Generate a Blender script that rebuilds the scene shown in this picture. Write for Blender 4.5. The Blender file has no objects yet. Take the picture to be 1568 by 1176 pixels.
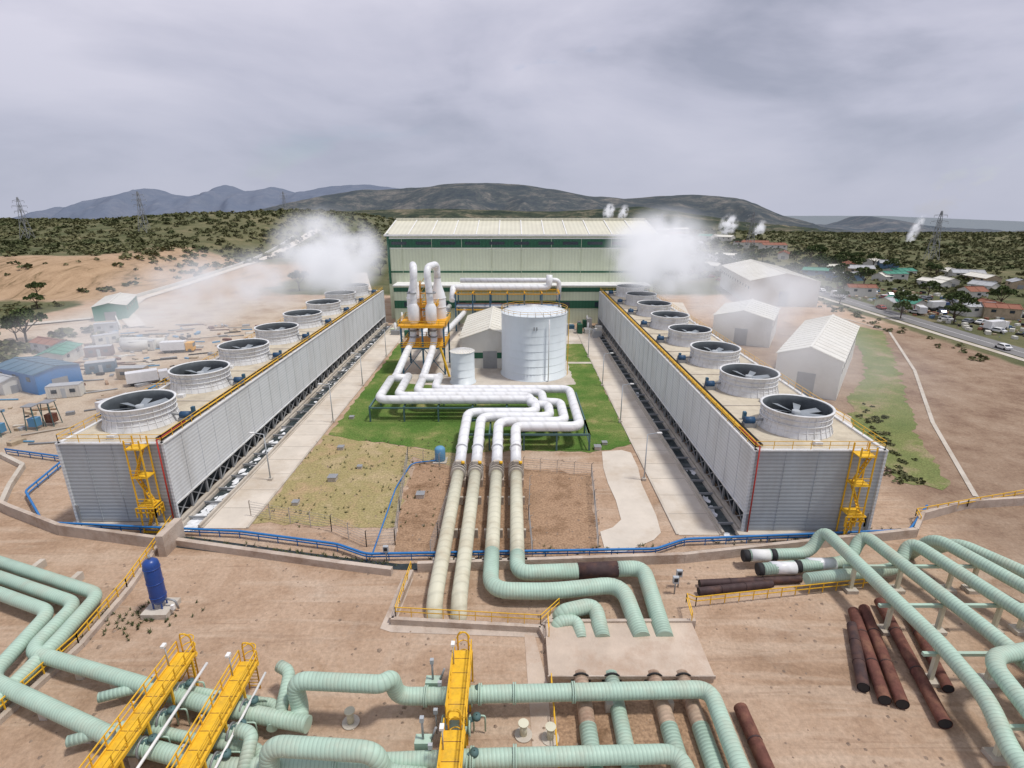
import bpy, bmesh, math, random
import numpy as np
from mathutils import Vector, Matrix
random.seed(7); np.random.seed(7)
S=bpy.context.scene
S.view_settings.view_transform='Standard'; S.view_settings.look='None'; S.view_settings.exposure=0
COL=S.collection

# ------------------------------------------------------------ materials
MATS={}
def newmat(name):
    m=bpy.data.materials.new(name); m.use_nodes=True
    nt=m.node_tree; b=nt.nodes['Principled BSDF']; MATS[name]=m
    return m,nt,b
def N(nt,t,**k):
    n=nt.nodes.new(t)
    for a,v in k.items(): setattr(n,a,v)
    return n
def M(name,col,rough=.7,metal=0,var=.12,scale=.6,bump=0,bscale=6,stripe=None,dirt=None,dirtamt=0,uvwave=None,spec=.3,dist=.03,streak=0):
    m,nt,b=newmat(name); L=nt.links.new
    b.inputs['Roughness'].default_value=rough; b.inputs['Metallic'].default_value=metal
    b.inputs['Specular IOR Level'].default_value=spec
    tc=N(nt,'ShaderNodeTexCoord'); vec=tc.outputs['Object']
    n=N(nt,'ShaderNodeTexNoise'); n.inputs['Scale'].default_value=scale; n.inputs['Detail'].default_value=6; n.inputs['Roughness'].default_value=.65
    L(vec,n.inputs['Vector'])
    r=N(nt,'ShaderNodeMapRange'); r.inputs['From Min'].default_value=.3; r.inputs['From Max'].default_value=.7
    r.inputs['To Min'].default_value=1-var; r.inputs['To Max'].default_value=1+var*.6
    L(n.outputs['Fac'],r.inputs['Value'])
    mx=N(nt,'ShaderNodeVectorMath',operation='SCALE'); mx.inputs[0].default_value=col; L(r.outputs[0],mx.inputs['Scale'])
    cur=mx.outputs[0]; hb=None
    if dirt:
        n2=N(nt,'ShaderNodeTexNoise'); n2.inputs['Scale'].default_value=scale*.45; n2.inputs['Detail'].default_value=8; n2.inputs['Roughness'].default_value=.7
        if streak:
            mp=N(nt,'ShaderNodeMapping'); mp.inputs['Scale'].default_value=(streak,streak,.35); L(vec,mp.inputs[0]); L(mp.outputs[0],n2.inputs['Vector'])
        else: L(vec,n2.inputs['Vector'])
        r2=N(nt,'ShaderNodeMapRange'); r2.inputs['From Min'].default_value=.48; r2.inputs['From Max'].default_value=.66; r2.inputs['To Max'].default_value=dirtamt
        L(n2.outputs['Fac'],r2.inputs['Value'])
        mm=N(nt,'ShaderNodeMix',data_type='RGBA'); L(r2.outputs[0],mm.inputs['Factor']); L(cur,mm.inputs['A']); mm.inputs['B'].default_value=(*dirt,1)
        cur=mm.outputs['Result']
    def band(src,lo,fmin,fmax):
        r3=N(nt,'ShaderNodeMapRange'); r3.inputs['From Min'].default_value=fmin; r3.inputs['From Max'].default_value=fmax; r3.inputs['To Min'].default_value=lo; r3.inputs['To Max'].default_value=1.0
        L(src,r3.inputs['Value'])
        m3=N(nt,'ShaderNodeVectorMath',operation='SCALE'); L(cur,m3.inputs[0]); L(r3.outputs[0],m3.inputs['Scale']); return m3.outputs[0]
    if stripe:
        ax,per,lo=stripe
        sx=N(nt,'ShaderNodeSeparateXYZ'); L(vec,sx.inputs[0])
        ma=N(nt,'ShaderNodeMath',operation='MULTIPLY'); ma.inputs[1].default_value=2*math.pi/per; L(sx.outputs[ax],ma.inputs[0])
        sn=N(nt,'ShaderNodeMath',operation='SINE'); L(ma.outputs[0],sn.inputs[0])
        cur=band(sn.outputs[0],lo,-1,1); hb=sn.outputs[0]
    if uvwave:
        per,lo=uvwave
        sx=N(nt,'ShaderNodeSeparateXYZ'); L(tc.outputs['UV'],sx.inputs[0])
        ma=N(nt,'ShaderNodeMath',operation='MULTIPLY_ADD'); ma.inputs[1].default_value=2*math.pi/per; L(sx.outputs[1],ma.inputs[0])
        mb=N(nt,'ShaderNodeMath',operation='MULTIPLY'); mb.inputs[1].default_value=2*math.pi; L(sx.outputs[0],mb.inputs[0]); L(mb.outputs[0],ma.inputs[2])
        sn=N(nt,'ShaderNodeMath',operation='SINE'); L(ma.outputs[0],sn.inputs[0])
        cur=band(sn.outputs[0],lo,-1,-.5); hb=sn.outputs[0]
    L(cur,b.inputs['Base Color'])
    if bump or hb is not None:
        bp=N(nt,'ShaderNodeBump')
        if hb is not None:
            bp.inputs['Strength'].default_value=.4; bp.inputs['Distance'].default_value=dist; L(hb,bp.inputs['Height'])
        else:
            n4=N(nt,'ShaderNodeTexNoise'); n4.inputs['Scale'].default_value=bscale; n4.inputs['Detail'].default_value=5; L(vec,n4.inputs['Vector'])
            bp.inputs['Strength'].default_value=bump; bp.inputs['Distance'].default_value=.15; L(n4.outputs['Fac'],bp.inputs['Height'])
        L(bp.outputs[0],b.inputs['Normal'])
    return m
M('clad_white',(.67,.70,.72),.5,0,.05,.3,stripe=(2,.5,.84),dirt=(.46,.46,.45),dirtamt=.5,streak=1.6,dist=.02)
M('clad_shaded',(.45,.49,.52),.5,0,.06,.3,stripe=(2,.5,.78),dirt=(.33,.33,.33),dirtamt=.45,streak=1.6,dist=.02)  # same cladding for end walls, their shade put into a darker base colour
M('dark_louver_and_shade',(.035,.045,.05),.9,0,.5,1.2)
M('deck',(.56,.50,.39),.9,0,.15,.5,bump=.3,dirt=(.34,.29,.22),dirtamt=.65)
M('yellow',(.76,.44,.03),.5,0,.12,1)
M('yellow_floor',(.80,.48,.03),.6,0,.2,1.5,dirt=(.42,.28,.06),dirtamt=.5)
M('orange',(.76,.38,.02),.5)
M('fan_white',(.72,.73,.73),.5,0,.08,1,dirt=(.46,.44,.40),dirtamt=.55)
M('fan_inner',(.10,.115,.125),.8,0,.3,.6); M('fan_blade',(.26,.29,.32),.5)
M('black',(.03,.03,.032),.7)
M('blade',(.42,.45,.47),.5)
M('motor_blue',(.03,.08,.16),.5)
M('concrete',(.54,.49,.42),.9,0,.15,.35,bump=.3,bscale=3,dirt=(.37,.31,.24),dirtamt=.65)
M('concrete_wall',(.52,.44,.37),.9,0,.2,.6,bump=.4,dirt=(.30,.21,.15),dirtamt=.75)
M('slab',(.56,.46,.37),.9,0,.2,.25,bump=.4,dirt=(.38,.25,.17),dirtamt=.85)
M('road_conc',(.62,.56,.48),.9,0,.12,.25,bump=.2,bscale=2,dirt=(.46,.38,.29),dirtamt=.7)
M('joint',(.36,.32,.27),.9)
M('asphalt',(.20,.195,.19),.9,0,.15,.3)
M('paint_white',(.78,.78,.76),.6)
M('white_pipe',(.80,.81,.82),.35,.0,.04,.8,uvwave=(2.4,.88),dirt=(.55,.52,.47),dirtamt=.3,spec=.5,dist=.01)
M('cream_pipe',(.64,.62,.48),.5,0,.1,.5,uvwave=(1.2,.88),dirt=(.42,.34,.22),dirtamt=.5,dist=.012)
M('mint_pipe',(.43,.58,.475),.5,0,.12,.6,uvwave=(.30,.80),dirt=(.44,.44,.34),dirtamt=.55,dist=.02)
M('mint_plain',(.42,.57,.47),.5,0,.1,.6,dirt=(.40,.40,.32),dirtamt=.4)
M('rust',(.15,.06,.045),.8,0,.4,1.5,bump=.3,dirt=(.26,.13,.08),dirtamt=.7)
M('darkrust',(.065,.04,.04),.7,0,.4,1.0,dirt=(.18,.09,.06),dirtamt=.6)
M('rustcream',(.50,.37,.27),.7,0,.3,.8,uvwave=(.4,.88),dirt=(.26,.13,.08),dirtamt=.7)
M('steel_grey',(.32,.33,.34),.5,.3)
M('steel_blue',(.05,.13,.20),.5,0)
M('steel_teal',(.08,.15,.15),.6,0)
M('blue_vessel',(.015,.06,.26),.35,0,.1,1,spec=.5)
M('blue_pipe',(.03,.18,.46),.5)
M('blue_light',(.12,.30,.48),.5)
M('green_wall',(.03,.12,.07),.6,0,.08,.1,stripe=(0,1.1,.88))
M('hall_cream',(.61,.66,.50),.6,0,.05,.08,stripe=(0,1.1,.92),dirt=(.50,.55,.40),dirtamt=.4)
M('hall_roof',(.68,.66,.53),.5,0,.07,.1,stripe=(0,1.5,.9),dirt=(.55,.52,.41),dirtamt=.45)
M('roof_white',(.72,.70,.62),.5,0,.08,.2,dirt=(.52,.48,.40),dirtamt=.45)
M('wall_white',(.64,.63,.58),.7,0,.08,.2,dirt=(.46,.42,.36),dirtamt=.45)
M('tank_white',(.70,.76,.79),.4,0,.05,.15,dirt=(.54,.58,.60),dirtamt=.5,spec=.4,streak=2)
M('window',(.03,.045,.06),.15,0,.1,1,spec=.5)
M('red',(.40,.04,.03),.5)
M('roof_green',(.06,.24,.17),.6); M('roof_rust',(.26,.11,.07),.8); M('roof_blue',(.10,.18,.28),.6); M('roof_grey',(.40,.41,.42),.6)
M('foam',(.78,.8,.82),.8,0,.3,1.2)
M('water_dark',(.04,.055,.06),.25,0,.4,.6,dirt=(.2,.22,.22),dirtamt=.6)
M('tyre',(.02,.02,.02),.8)
M('car_white',(.75,.75,.75),.3,spec=.5); M('car_grey',(.2,.21,.23),.3,spec=.5); M('car_red',(.35,.04,.03),.3,spec=.5); M('car_blue',(.04,.08,.2),.3,spec=.5)
M('bark',(.09,.065,.05),.9); M('stone',(.32,.24,.18),.95,0,.4,2)
M('crate',(.45,.36,.25),.8,0,.3,1)
def leafmat(name,c1,c2,sc=.25):
    m,nt,b=newmat(name); L=nt.links.new
    tc=N(nt,'ShaderNodeTexCoord'); n=N(nt,'ShaderNodeTexNoise'); n.inputs['Scale'].default_value=sc; n.inputs['Detail'].default_value=4
    L(tc.outputs['Object'],n.inputs['Vector'])
    r=N(nt,'ShaderNodeValToRGB'); r.color_ramp.elements[0].position=.35; r.color_ramp.elements[0].color=(*c1,1); r.color_ramp.elements[1].position=.65; r.color_ramp.elements[1].color=(*c2,1)
    L(n.outputs['Fac'],r.inputs[0]); L(r.outputs[0],b.inputs['Base Color']); b.inputs['Roughness'].default_value=.9; b.inputs['Specular IOR Level'].default_value=.1
leafmat('leaf_dark',(.04,.06,.025),(.10,.13,.05),.8)
leafmat('leaf_scrub',(.075,.09,.04),(.17,.165,.085),.03)
def twotone(name,stops,sc,bump=.4,sc2=None,rough=.95):
    m,nt,b=newmat(name); L=nt.links.new
    tc=N(nt,'ShaderNodeTexCoord'); n=N(nt,'ShaderNodeTexNoise'); n.inputs['Scale'].default_value=sc; n.inputs['Detail'].default_value=10; n.inputs['Roughness'].default_value=.68
    L(tc.outputs['Object'],n.inputs['Vector'])
    r=N(nt,'ShaderNodeValToRGB'); e=r.color_ramp.elements
    e[0].position=stops[0][0]; e[0].color=(*stops[0][1],1); e[1].position=stops[-1][0]; e[1].color=(*stops[-1][1],1)
    for p,c in stops[1:-1]:
        q=e.new(p); q.color=(*c,1)
    L(n.outputs['Fac'],r.inputs[0])
    n2=N(nt,'ShaderNodeTexNoise'); n2.inputs['Scale'].default_value=sc2 or 4; n2.inputs['Detail'].default_value=6; L(tc.outputs['Object'],n2.inputs['Vector'])
    rr=N(nt,'ShaderNodeMapRange'); rr.inputs['From Min'].default_value=.3; rr.inputs['From Max'].default_value=.7; rr.inputs['To Min'].default_value=.65; rr.inputs['To Max'].default_value=1.25; L(n2.outputs['Fac'],rr.inputs['Value'])
    sc_=N(nt,'ShaderNodeVectorMath',operation='SCALE'); L(r.outputs[0],sc_.inputs[0]); L(rr.outputs[0],sc_.inputs['Scale'])
    L(sc_.outputs[0],b.inputs['Base Color']); b.inputs['Roughness'].default_value=rough; b.inputs['Specular IOR Level'].default_value=.1
    bp=N(nt,'ShaderNodeBump'); bp.inputs['Strength'].default_value=bump; bp.inputs['Distance'].default_value=.2; L(n2.outputs['Fac'],bp.inputs['Height']); L(bp.outputs[0],b.inputs['Normal'])
    return m
twotone('lawn',[(.34,(.34,.29,.13)),(.44,(.16,.21,.06)),(.56,(.09,.17,.035)),(.7,(.07,.13,.03))],.10)
twotone('dry_grass',[(.35,(.43,.31,.18)),(.5,(.33,.28,.13)),(.65,(.45,.35,.21))],.15)
twotone('slope_grass',[(.35,(.34,.26,.17)),(.5,(.19,.21,.08)),(.7,(.13,.17,.06))],.1)
twotone('mud',[(.35,(.22,.135,.08)),(.5,(.38,.25,.16)),(.65,(.29,.19,.12))],.2)

# ------------------------------------------------------------ mesh builder
class MB:
    def __init__(s): s.v=[];s.f=[];s.m=[];s.sm=[];s.uv=[];s.mn=[]
    def mi(s,n):
        if n not in s.mn: s.mn.append(n)
        return s.mn.index(n)
    def face(s,idx,mat,smooth=False,uv=None):
        s.f.append(idx); s.m.append(s.mi(mat)); s.sm.append(smooth); s.uv.append(uv or [(0,0)]*len(idx))
    def poly(s,pts,mat):
        b=len(s.v); s.v+= [tuple(p) for p in pts]; s.face(list(range(b,b+len(pts))),mat)
    def box(s,c,d,mat,rot=0,M3=None):
        hx,hy,hz=d[0]/2,d[1]/2,d[2]/2; b=len(s.v); cr,sr=math.cos(rot),math.sin(rot)
        for sx,sy,sz in ((-1,-1,-1),(1,-1,-1),(1,1,-1),(-1,1,-1),(-1,-1,1),(1,-1,1),(1,1,1),(-1,1,1)):
            x,y,z=sx*hx,sy*hy,sz*hz
            if M3 is not None:
                q=M3@Vector((x,y,z)); s.v.append((c[0]+q.x,c[1]+q.y,c[2]+q.z))
            else: s.v.append((c[0]+x*cr-y*sr,c[1]+x*sr+y*cr,c[2]+z))
        for q in ((0,3,2,1),(4,5,6,7),(0,1,5,4),(1,2,6,5),(2,3,7,6),(3,0,4,7)): s.face([b+i for i in q],mat)
    def beam(s,a,b_,w,mat,h=None):
        a=Vector(a);b_=Vector(b_);d=b_-a; l=d.length
        if l<1e-6: return
        q=d.to_track_quat('Y','Z').to_matrix(); s.box((a+b_)/2,(w,l,h or w),mat,M3=q)
    def ring(s,c,q,r,seg):
        b=len(s.v)
        for i in range(seg):
            a=2*math.pi*i/seg; p=q@Vector((math.cos(a)*r,0,math.sin(a)*r)); s.v.append((c[0]+p.x,c[1]+p.y,c[2]+p.z))
        return b
    def cyl(s,a,b_,r,mat,seg=12,r2=None,caps=True):
        a=Vector(a);b_=Vector(b_); q=(b_-a).to_track_quat('Y','Z').to_matrix(); l=(b_-a).length
        i=s.ring(a,q,r,seg); j=s.ring(b_,q,r if r2 is None else r2,seg)
        for k in range(seg):
            n=(k+1)%seg; s.face([i+k,j+k,j+n,i+n],mat,True,[(k/seg,0),(k/seg,l),((k+1)/seg,l),((k+1)/seg,0)])
        if caps: s.face([i+k for k in range(seg)],mat); s.face([j+k for k in range(seg)][::-1],mat)
    def tube(s,pts,r,mat,seg=12,bend=1.3,caps=True):
        P=[Vector(p) for p in pts]; C=[P[0]]
        for i in range(1,len(P)-1):
            a,b,c=P[i-1],P[i],P[i+1]; d1=(a-b);d2=(c-b); t=min(bend,d1.length*.48,d2.length*.48)
            p0=b+d1.normalized()*t; p2=b+d2.normalized()*t
            for k in range(7):
                u=k/6; C.append(p0*(1-u)**2*1+b*2*u*(1-u)+p2*u*u)
        C.append(P[-1])
        q=None;L=0;prev=None
        for i,c in enumerate(C):
            t=(C[min(i+1,len(C)-1)]-C[max(i-1,0)]).normalized()
            if q is None:
                q=t.to_track_quat('Y','Z').to_matrix(); last=t
            else:
                q=last.rotation_difference(t).to_matrix()@q; last=t; L2=L+(c-C[i-1]).length
            j=s.ring(c,q,r,seg)
            if prev is not None:
                for k in range(seg):
                    n=(k+1)%seg; s.face([prev+k,j+k,j+n,prev+n],mat,True,[(k/seg,L),(k/seg,L2),((k+1)/seg,L2),((k+1)/seg,L)])
                L=L2
            prev=j
            if i==0 and caps: s.face([j+k for k in range(seg)],mat)
        if caps: s.face([prev+k for k in range(seg)][::-1],mat)
    def lathe(s,c,prof,mat,seg=32,smooth=True):
        prev=None
        for r,z in prof:
            b=len(s.v)
            for i in range(seg):
                a=2*math.pi*i/seg; s.v.append((c[0]+r*math.cos(a),c[1]+r*math.sin(a),c[2]+z))
            if prev is not None:
                for k in range(seg):
                    n=(k+1)%seg; s.face([prev+k,prev+n,b+n,b+k],mat,smooth)
            prev=b
    def rail(s,pts,mat='yellow',h=1.1,post=2.0,w=.07):
        for a,b in zip(pts[:-1],pts[1:]):
            a=Vector(a);b=Vector(b); n=max(1,int((b-a).length/post))
            for i in range(n+1):
                p=a.lerp(b,i/n); s.beam(p,p+Vector((0,0,h)),w,mat)
            for hh in (h,h*.55): s.beam(a+Vector((0,0,hh)),b+Vector((0,0,hh)),w,mat)
    def build(s,name,loc=(0,0,0),parent=None,link=True):
        me=bpy.data.meshes.new(name); me.from_pydata(s.v,[],s.f)
        for n in s.mn: me.materials.append(MATS[n])
        me.polygons.foreach_set('material_index',s.m); me.polygons.foreach_set('use_smooth',s.sm)
        ul=me.uv_layers.new(name='UVMap'); ul.data.foreach_set('uv',[c for f in s.uv for p in f for c in p])
        me.update()
        o=bpy.data.objects.new(name,me); o.location=loc
        if link: COL.objects.link(o)
        if parent: o.parent=parent
        return o
def sheet(name,pts,mat,z,parent=None):
    b=MB(); b.poly([(x,y,z) for x,y in pts],mat); return b.build(name,parent=parent)
def inst(name,me,loc,rz=0,sc=1,parent=None):
    o=bpy.data.objects.new(name,me); o.location=loc; o.rotation_euler=(0,0,rz); o.scale=(sc,)*3; COL.objects.link(o)
    if parent: o.parent=parent
    return o

# ------------------------------------------------------------ terrain
def sm(t): t=np.clip(t,0,1); return t*t*(3-2*t)
def fbm(x,y,seed=0,octs=5):
    r=np.zeros_like(x,dtype=float); rs=np.random.RandomState(seed)
    for o in range(octs):
        for k in range(3):
            a=rs.rand()*6.28; f=2**o; r+=np.sin((x*np.cos(a)+y*np.sin(a))*f+rs.rand()*6.28)/f
    return r/5
def hgt(x,y):
    x=np.asarray(x,float);y=np.asarray(y,float)
    cut=12*sm((y-238-.10*(x+170)-6*fbm(x/25,y/60,21))/38)*sm((-178-x)/45)
    cut=cut+fbm(x/14,y/14,22)*1.5*sm((y-235)/20)*sm((330-y)/40)*sm((-178-x)/30)
    ridge=17*sm((y-400)/200)*sm((-120-x)/200)
    low=1-.5*sm((-x-230)/320)
    und=fbm(x/160,y/160,3)*3*sm((np.hypot(x*.8,y-100)-260)/300)
    rt=sm((x-100)/400)
    far=-(.045+.011*rt)*np.maximum(0,y-(820-90*rt))
    far=np.maximum(far,-300)
    h=(cut+ridge)*low*(1-sm((y-900)/900))+und+far
    return h
nx,ny=260,280
u=np.linspace(-1,1,nx); X=np.sinh(u*5.2)/np.sinh(5.2)*9000
v=np.linspace(0,1,ny); Y=-120+ (np.sinh(v*4.4)/np.sinh(4.4))*14000+v*240
XX,YY=np.meshgrid(X,Y); ZZ=hgt(XX,YY)
verts=np.stack([XX,YY,ZZ],-1).reshape(-1,3)
idx=np.arange(nx*ny).reshape(ny,nx)
faces=np.stack([idx[:-1,:-1],idx[:-1,1:],idx[1:,1:],idx[1:,:-1]],-1).reshape(-1,4)
me=bpy.data.meshes.new('ground'); me.from_pydata(verts.tolist(),[],faces.tolist())
x=verts[:,0];y=verts[:,1]
plant=sm((x+185)/20)*sm((135-x)/10)*sm((262-y)/25)
scrub=1-plant
scrub=np.where((x<-130)&(y<175),.35+.3*fbm(x/30,y/30,5),scrub)
cutm=sm((y-225)/15)*sm((320-y)/30)*sm((-165-x)/15)*sm((x+330)/60)
cutm=np.maximum(cutm,sm((x+260)/60)*sm((-100-x)/30)*sm((y-240)/20)*sm((420-y)/60)*.75)
field=sm((x-52)/8)*sm((136-x)/4)*sm((y-30)/20)*sm((188-y)/10)
scrub=scrub*(1-cutm)
yard=sm((-60-x)/10)*sm((x+175)/20)*sm((y-75)/15)*sm((250-y)/20)
zc=np.stack([scrub,cutm,field,yard],-1)
at=me.color_attributes.new('zone','FLOAT_COLOR','POINT'); at.data.foreach_set('color',zc.reshape(-1))
me.polygons.foreach_set('use_smooth',[True]*len(me.polygons))
m,nt,b=newmat('ground'); L=nt.links.new
at=N(nt,'ShaderNodeAttribute',attribute_name='zone'); sp=N(nt,'ShaderNodeSeparateColor'); L(at.outputs['Color'],sp.inputs[0])
geo=N(nt,'ShaderNodeTexCoord'); pos=geo.outputs['Object']
def noise(sc,det=8,ro=.65,dist=0,vec=None):
    n=N(nt,'ShaderNodeTexNoise'); n.inputs['Scale'].default_value=sc; n.inputs['Detail'].default_value=det; n.inputs['Roughness'].default_value=ro; n.inputs['Distortion'].default_value=dist; L(vec or pos,n.inputs['Vector']); return n.outputs['Fac']
def ramp(fac,stops):
    r=N(nt,'ShaderNodeValToRGB'); e=r.color_ramp.elements
    e[0].position=stops[0][0]; e[0].color=(*stops[0][1],1); e[1].position=stops[-1][0]; e[1].color=(*stops[-1][1],1)
    for p,c in stops[1:-1]:
        q=e.new(p); q.color=(*c,1)
    L(fac,r.inputs[0]); return r.outputs[0]
def mixc(f,a,b_):
    q=N(nt,'ShaderNodeMix',data_type='RGBA')
    if isinstance(f,float): q.inputs['Factor'].default_value=f
    else: L(f,q.inputs['Factor'])
    L(a,q.inputs['A'])
    if isinstance(b_,tuple): q.inputs['B'].default_value=(*b_,1)
    else: L(b_,q.inputs['B'])
    return q.outputs['Result']
def mrange(f,a,b_,c=0.,d=1.):
    r=N(nt,'ShaderNodeMapRange'); r.inputs['From Min'].default_value=a; r.inputs['From Max'].default_value=b_; r.inputs['To Min'].default_value=c; r.inputs['To Max'].default_value=d; L(f,r.inputs['Value']); return r.outputs[0]
dirt=ramp(noise(.09,10,.7,.4),[(.3,(.30,.195,.125)),(.45,(.44,.305,.21)),(.56,(.51,.37,.265)),(.7,(.39,.26,.17))])
mp=N(nt,'ShaderNodeMapping'); mp.inputs['Rotation'].default_value=(0,0,.25); mp.inputs['Scale'].default_value=(.05,.55,1); L(pos,mp.inputs[0])
dirt=mixc(mrange(noise(1.0,5,.6,.7,mp.outputs[0]),.5,.64,0,.42),dirt,(.60,.48,.37))
mp2=N(nt,'ShaderNodeMapping'); mp2.inputs['Rotation'].default_value=(0,0,-.5); mp2.inputs['Scale'].default_value=(.06,.9,1); L(pos,mp2.inputs[0])
dirt=mixc(mrange(noise(1.0,4,.6,.9,mp2.outputs[0]),.58,.66,0,.35),dirt,(.28,.18,.12))
dirt=mixc(mrange(noise(.05,6,.6,1.2),.55,.72,0,.5),dirt,(.58,.49,.40))
dirt=mixc(mrange(noise(.35,8,.75,1.5),.58,.72,0,.55),dirt,(.24,.15,.10))
fieldc=ramp(noise(.12,10,.75),[(.35,(.21,.135,.095)),(.5,(.31,.22,.155)),(.65,(.38,.285,.21))])
c1=mixc(sp.outputs['Blue'],dirt,fieldc)
yardc=ramp(noise(.1,8,.7),[(.35,(.38,.28,.20)),(.55,(.54,.45,.35)),(.7,(.42,.32,.23))])
c1=mixc(at.outputs['Alpha'],c1,yardc)
mp3=N(nt,'ShaderNodeMapping'); mp3.inputs['Scale'].default_value=(1,.25,.4); L(pos,mp3.inputs[0])
cutc=ramp(noise(.16,10,.75,.8,mp3.outputs[0]),[(.35,(.18,.13,.07)),(.46,(.38,.26,.16)),(.58,(.47,.33,.21)),(.68,(.22,.19,.10))])
c1=mixc(sp.outputs['Green'],c1,cutc)
scr=ramp(noise(.05,12,.78),[(.36,(.06,.075,.03)),(.46,(.11,.12,.055)),(.56,(.18,.17,.09)),(.68,(.36,.27,.17))])
scr2=ramp(noise(.006,12,.75),[(.4,(.07,.09,.045)),(.6,(.18,.16,.09))])
scr=mixc(.45,scr,scr2)
sf=N(nt,'ShaderNodeMath',operation='ADD'); L(sp.outputs['Red'],sf.inputs[0]); L(mrange(noise(.06,8,.7),.3,.7,-.25,.25),sf.inputs[1])
c1=mixc(mrange(sf.outputs[0],.35,.65),c1,scr)
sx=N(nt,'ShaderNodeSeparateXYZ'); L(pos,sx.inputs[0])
c1=mixc(mrange(sx.outputs[1],700,4500,0,.7),c1,(.23,.27,.33))  # aerial haze painted into the far ground's base colour by distance
fine=mrange(noise(2.5,6,.7),.3,.7,.78,1.14)
vs=N(nt,'ShaderNodeVectorMath',operation='SCALE'); L(c1,vs.inputs[0]); L(fine,vs.inputs['Scale'])
L(vs.outputs[0],b.inputs['Base Color']); b.inputs['Roughness'].default_value=.95; b.inputs['Specular IOR Level'].default_value=.1
bp=N(nt,'ShaderNodeBump'); bp.inputs['Strength'].default_value=.7; bp.inputs['Distance'].default_value=.5; L(noise(.8,8,.72),bp.inputs['Height']); L(bp.outputs[0],b.inputs['Normal'])
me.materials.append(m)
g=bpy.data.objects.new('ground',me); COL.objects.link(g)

# ------------------------------------------------------------ hills
def hillmat(name,c1,c2,c3,haze,hz,sc):
    m,nt,b=newmat(name); L=nt.links.new
    tc=N(nt,'ShaderNodeTexCoord')
    def nz(s_,d_,r_,di=0):
        n=N(nt,'ShaderNodeTexNoise'); n.inputs['Scale'].default_value=s_; n.inputs['Detail'].default_value=d_; n.inputs['Roughness'].default_value=r_; n.inputs['Distortion'].default_value=di; L(tc.outputs['Object'],n.inputs['Vector']); return n.outputs['Fac']
    r=N(nt,'ShaderNodeValToRGB'); e=r.color_ramp.elements; e[0].position=.36; e[0].color=(*c1,1); e[1].position=.64; e[1].color=(*c3,1); q=e.new(.5); q.color=(*c2,1)
    L(nz(sc,12,.75,.4),r.inputs[0])
    mr=N(nt,'ShaderNodeMapRange'); mr.inputs['From Min'].default_value=.3; mr.inputs['From Max'].default_value=.7; mr.inputs['To Min'].default_value=.35; mr.inputs['To Max'].default_value=1.65; L(nz(sc*6,8,.8),mr.inputs['Value'])
    vs=N(nt,'ShaderNodeVectorMath',operation='SCALE'); L(r.outputs[0],vs.inputs[0]); L(mr.outputs[0],vs.inputs['Scale'])
    mx=N(nt,'ShaderNodeMix',data_type='RGBA'); mx.inputs['Factor'].default_value=hz; L(vs.outputs[0],mx.inputs['A']); mx.inputs['B'].default_value=(*haze,1)  # aerial haze mixed straight into the hill's base colour
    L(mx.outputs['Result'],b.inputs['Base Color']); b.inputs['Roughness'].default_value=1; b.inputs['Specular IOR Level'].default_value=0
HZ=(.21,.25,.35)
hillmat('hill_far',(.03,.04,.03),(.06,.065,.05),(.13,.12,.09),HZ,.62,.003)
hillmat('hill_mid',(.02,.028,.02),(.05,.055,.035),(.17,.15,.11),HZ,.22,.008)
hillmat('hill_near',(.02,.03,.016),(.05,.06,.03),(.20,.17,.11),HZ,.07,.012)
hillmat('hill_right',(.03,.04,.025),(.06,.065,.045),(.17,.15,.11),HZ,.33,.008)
def hill(name,prof,y0,depth,base,mat,seed,amp=10,nn=220,jag=.03):
    px=np.array([p[0] for p in prof],float); pz=np.array([p[1] for p in prof],float)
    xs=np.linspace(px[0],px[-1],nn); zs=np.interp(xs,px,pz)
    k=np.ones(3)/3; zs=np.convolve(np.pad(zs,1,'edge'),k,'valid')
    W=px[-1]-px[0]; zs=zs+fbm(xs/(W/40),xs*0,seed+5,4)*(pz.max()-pz.min())*jag
    ts=np.linspace(-1,1,60); XX,TT=np.meshgrid(xs,ts); HH=np.tile(zs,(len(ts),1))
    prof_=np.where(TT<0,1-np.abs(TT)**1.4,1-TT**2)
    ZZ=base+(HH-base)*np.clip(prof_,0,1)
    w=(1-prof_)*prof_*4
    sc=depth*.16
    rid=1-np.abs(fbm(XX/sc,TT*depth/sc*.6,seed))*1.6
    ZZ=ZZ+(rid-.5)*amp*w*3+fbm(XX/40,TT*depth/40,seed+1)*amp*.15
    YY=y0+TT*depth
    XX2=XX*(YY/y0)**.3
    vv=np.stack([XX2,YY,ZZ],-1).reshape(-1,3); id_=np.arange(len(vv)).reshape(XX.shape)
    ff=np.stack([id_[:-1,:-1],id_[:-1,1:],id_[1:,1:],id_[1:,:-1]],-1).reshape(-1,4)
    me=bpy.data.meshes.new(name); me.from_pydata(vv.tolist(),[],ff.tolist()); me.materials.append(MATS[mat]); me.polygons.foreach_set('use_smooth',[True]*len(ff))
    o=bpy.data.objects.new(name,me); COL.objects.link(o)
h1=[(-6500,-260),(-5607,-231),(-4918,-199),(-4538,-37),(-4179,59),(-3850,130),(-3724,175),(-3560,105),(-3239,76),(-3050,120),(-2922,200),(-2760,130),(-2628,140),(-2425,178),(-2231,110),(-2028,150),(-1824,186),(-1490,190),(-900,120),(-300,0)]
h2=[(-1700,-110),(-1400,-60),(-1160,10),(-949,65),(-746,97),(-646,97),(-479,108),(-346,124),(-146,133),(20,122),(187,99),(388,65),(589,50),(755,65),(955,72),(1124,59),(1264,18),(1371,-24),(1509,-67),(1650,-96)]
h3=[(1600,-140),(1700,-110),(1760,-70),(1807,-99),(2005,-99),(2154,-44),(2357,-75),(2604,-112),(2844,-126),(3248,-149),(4200,-200)]
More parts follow.
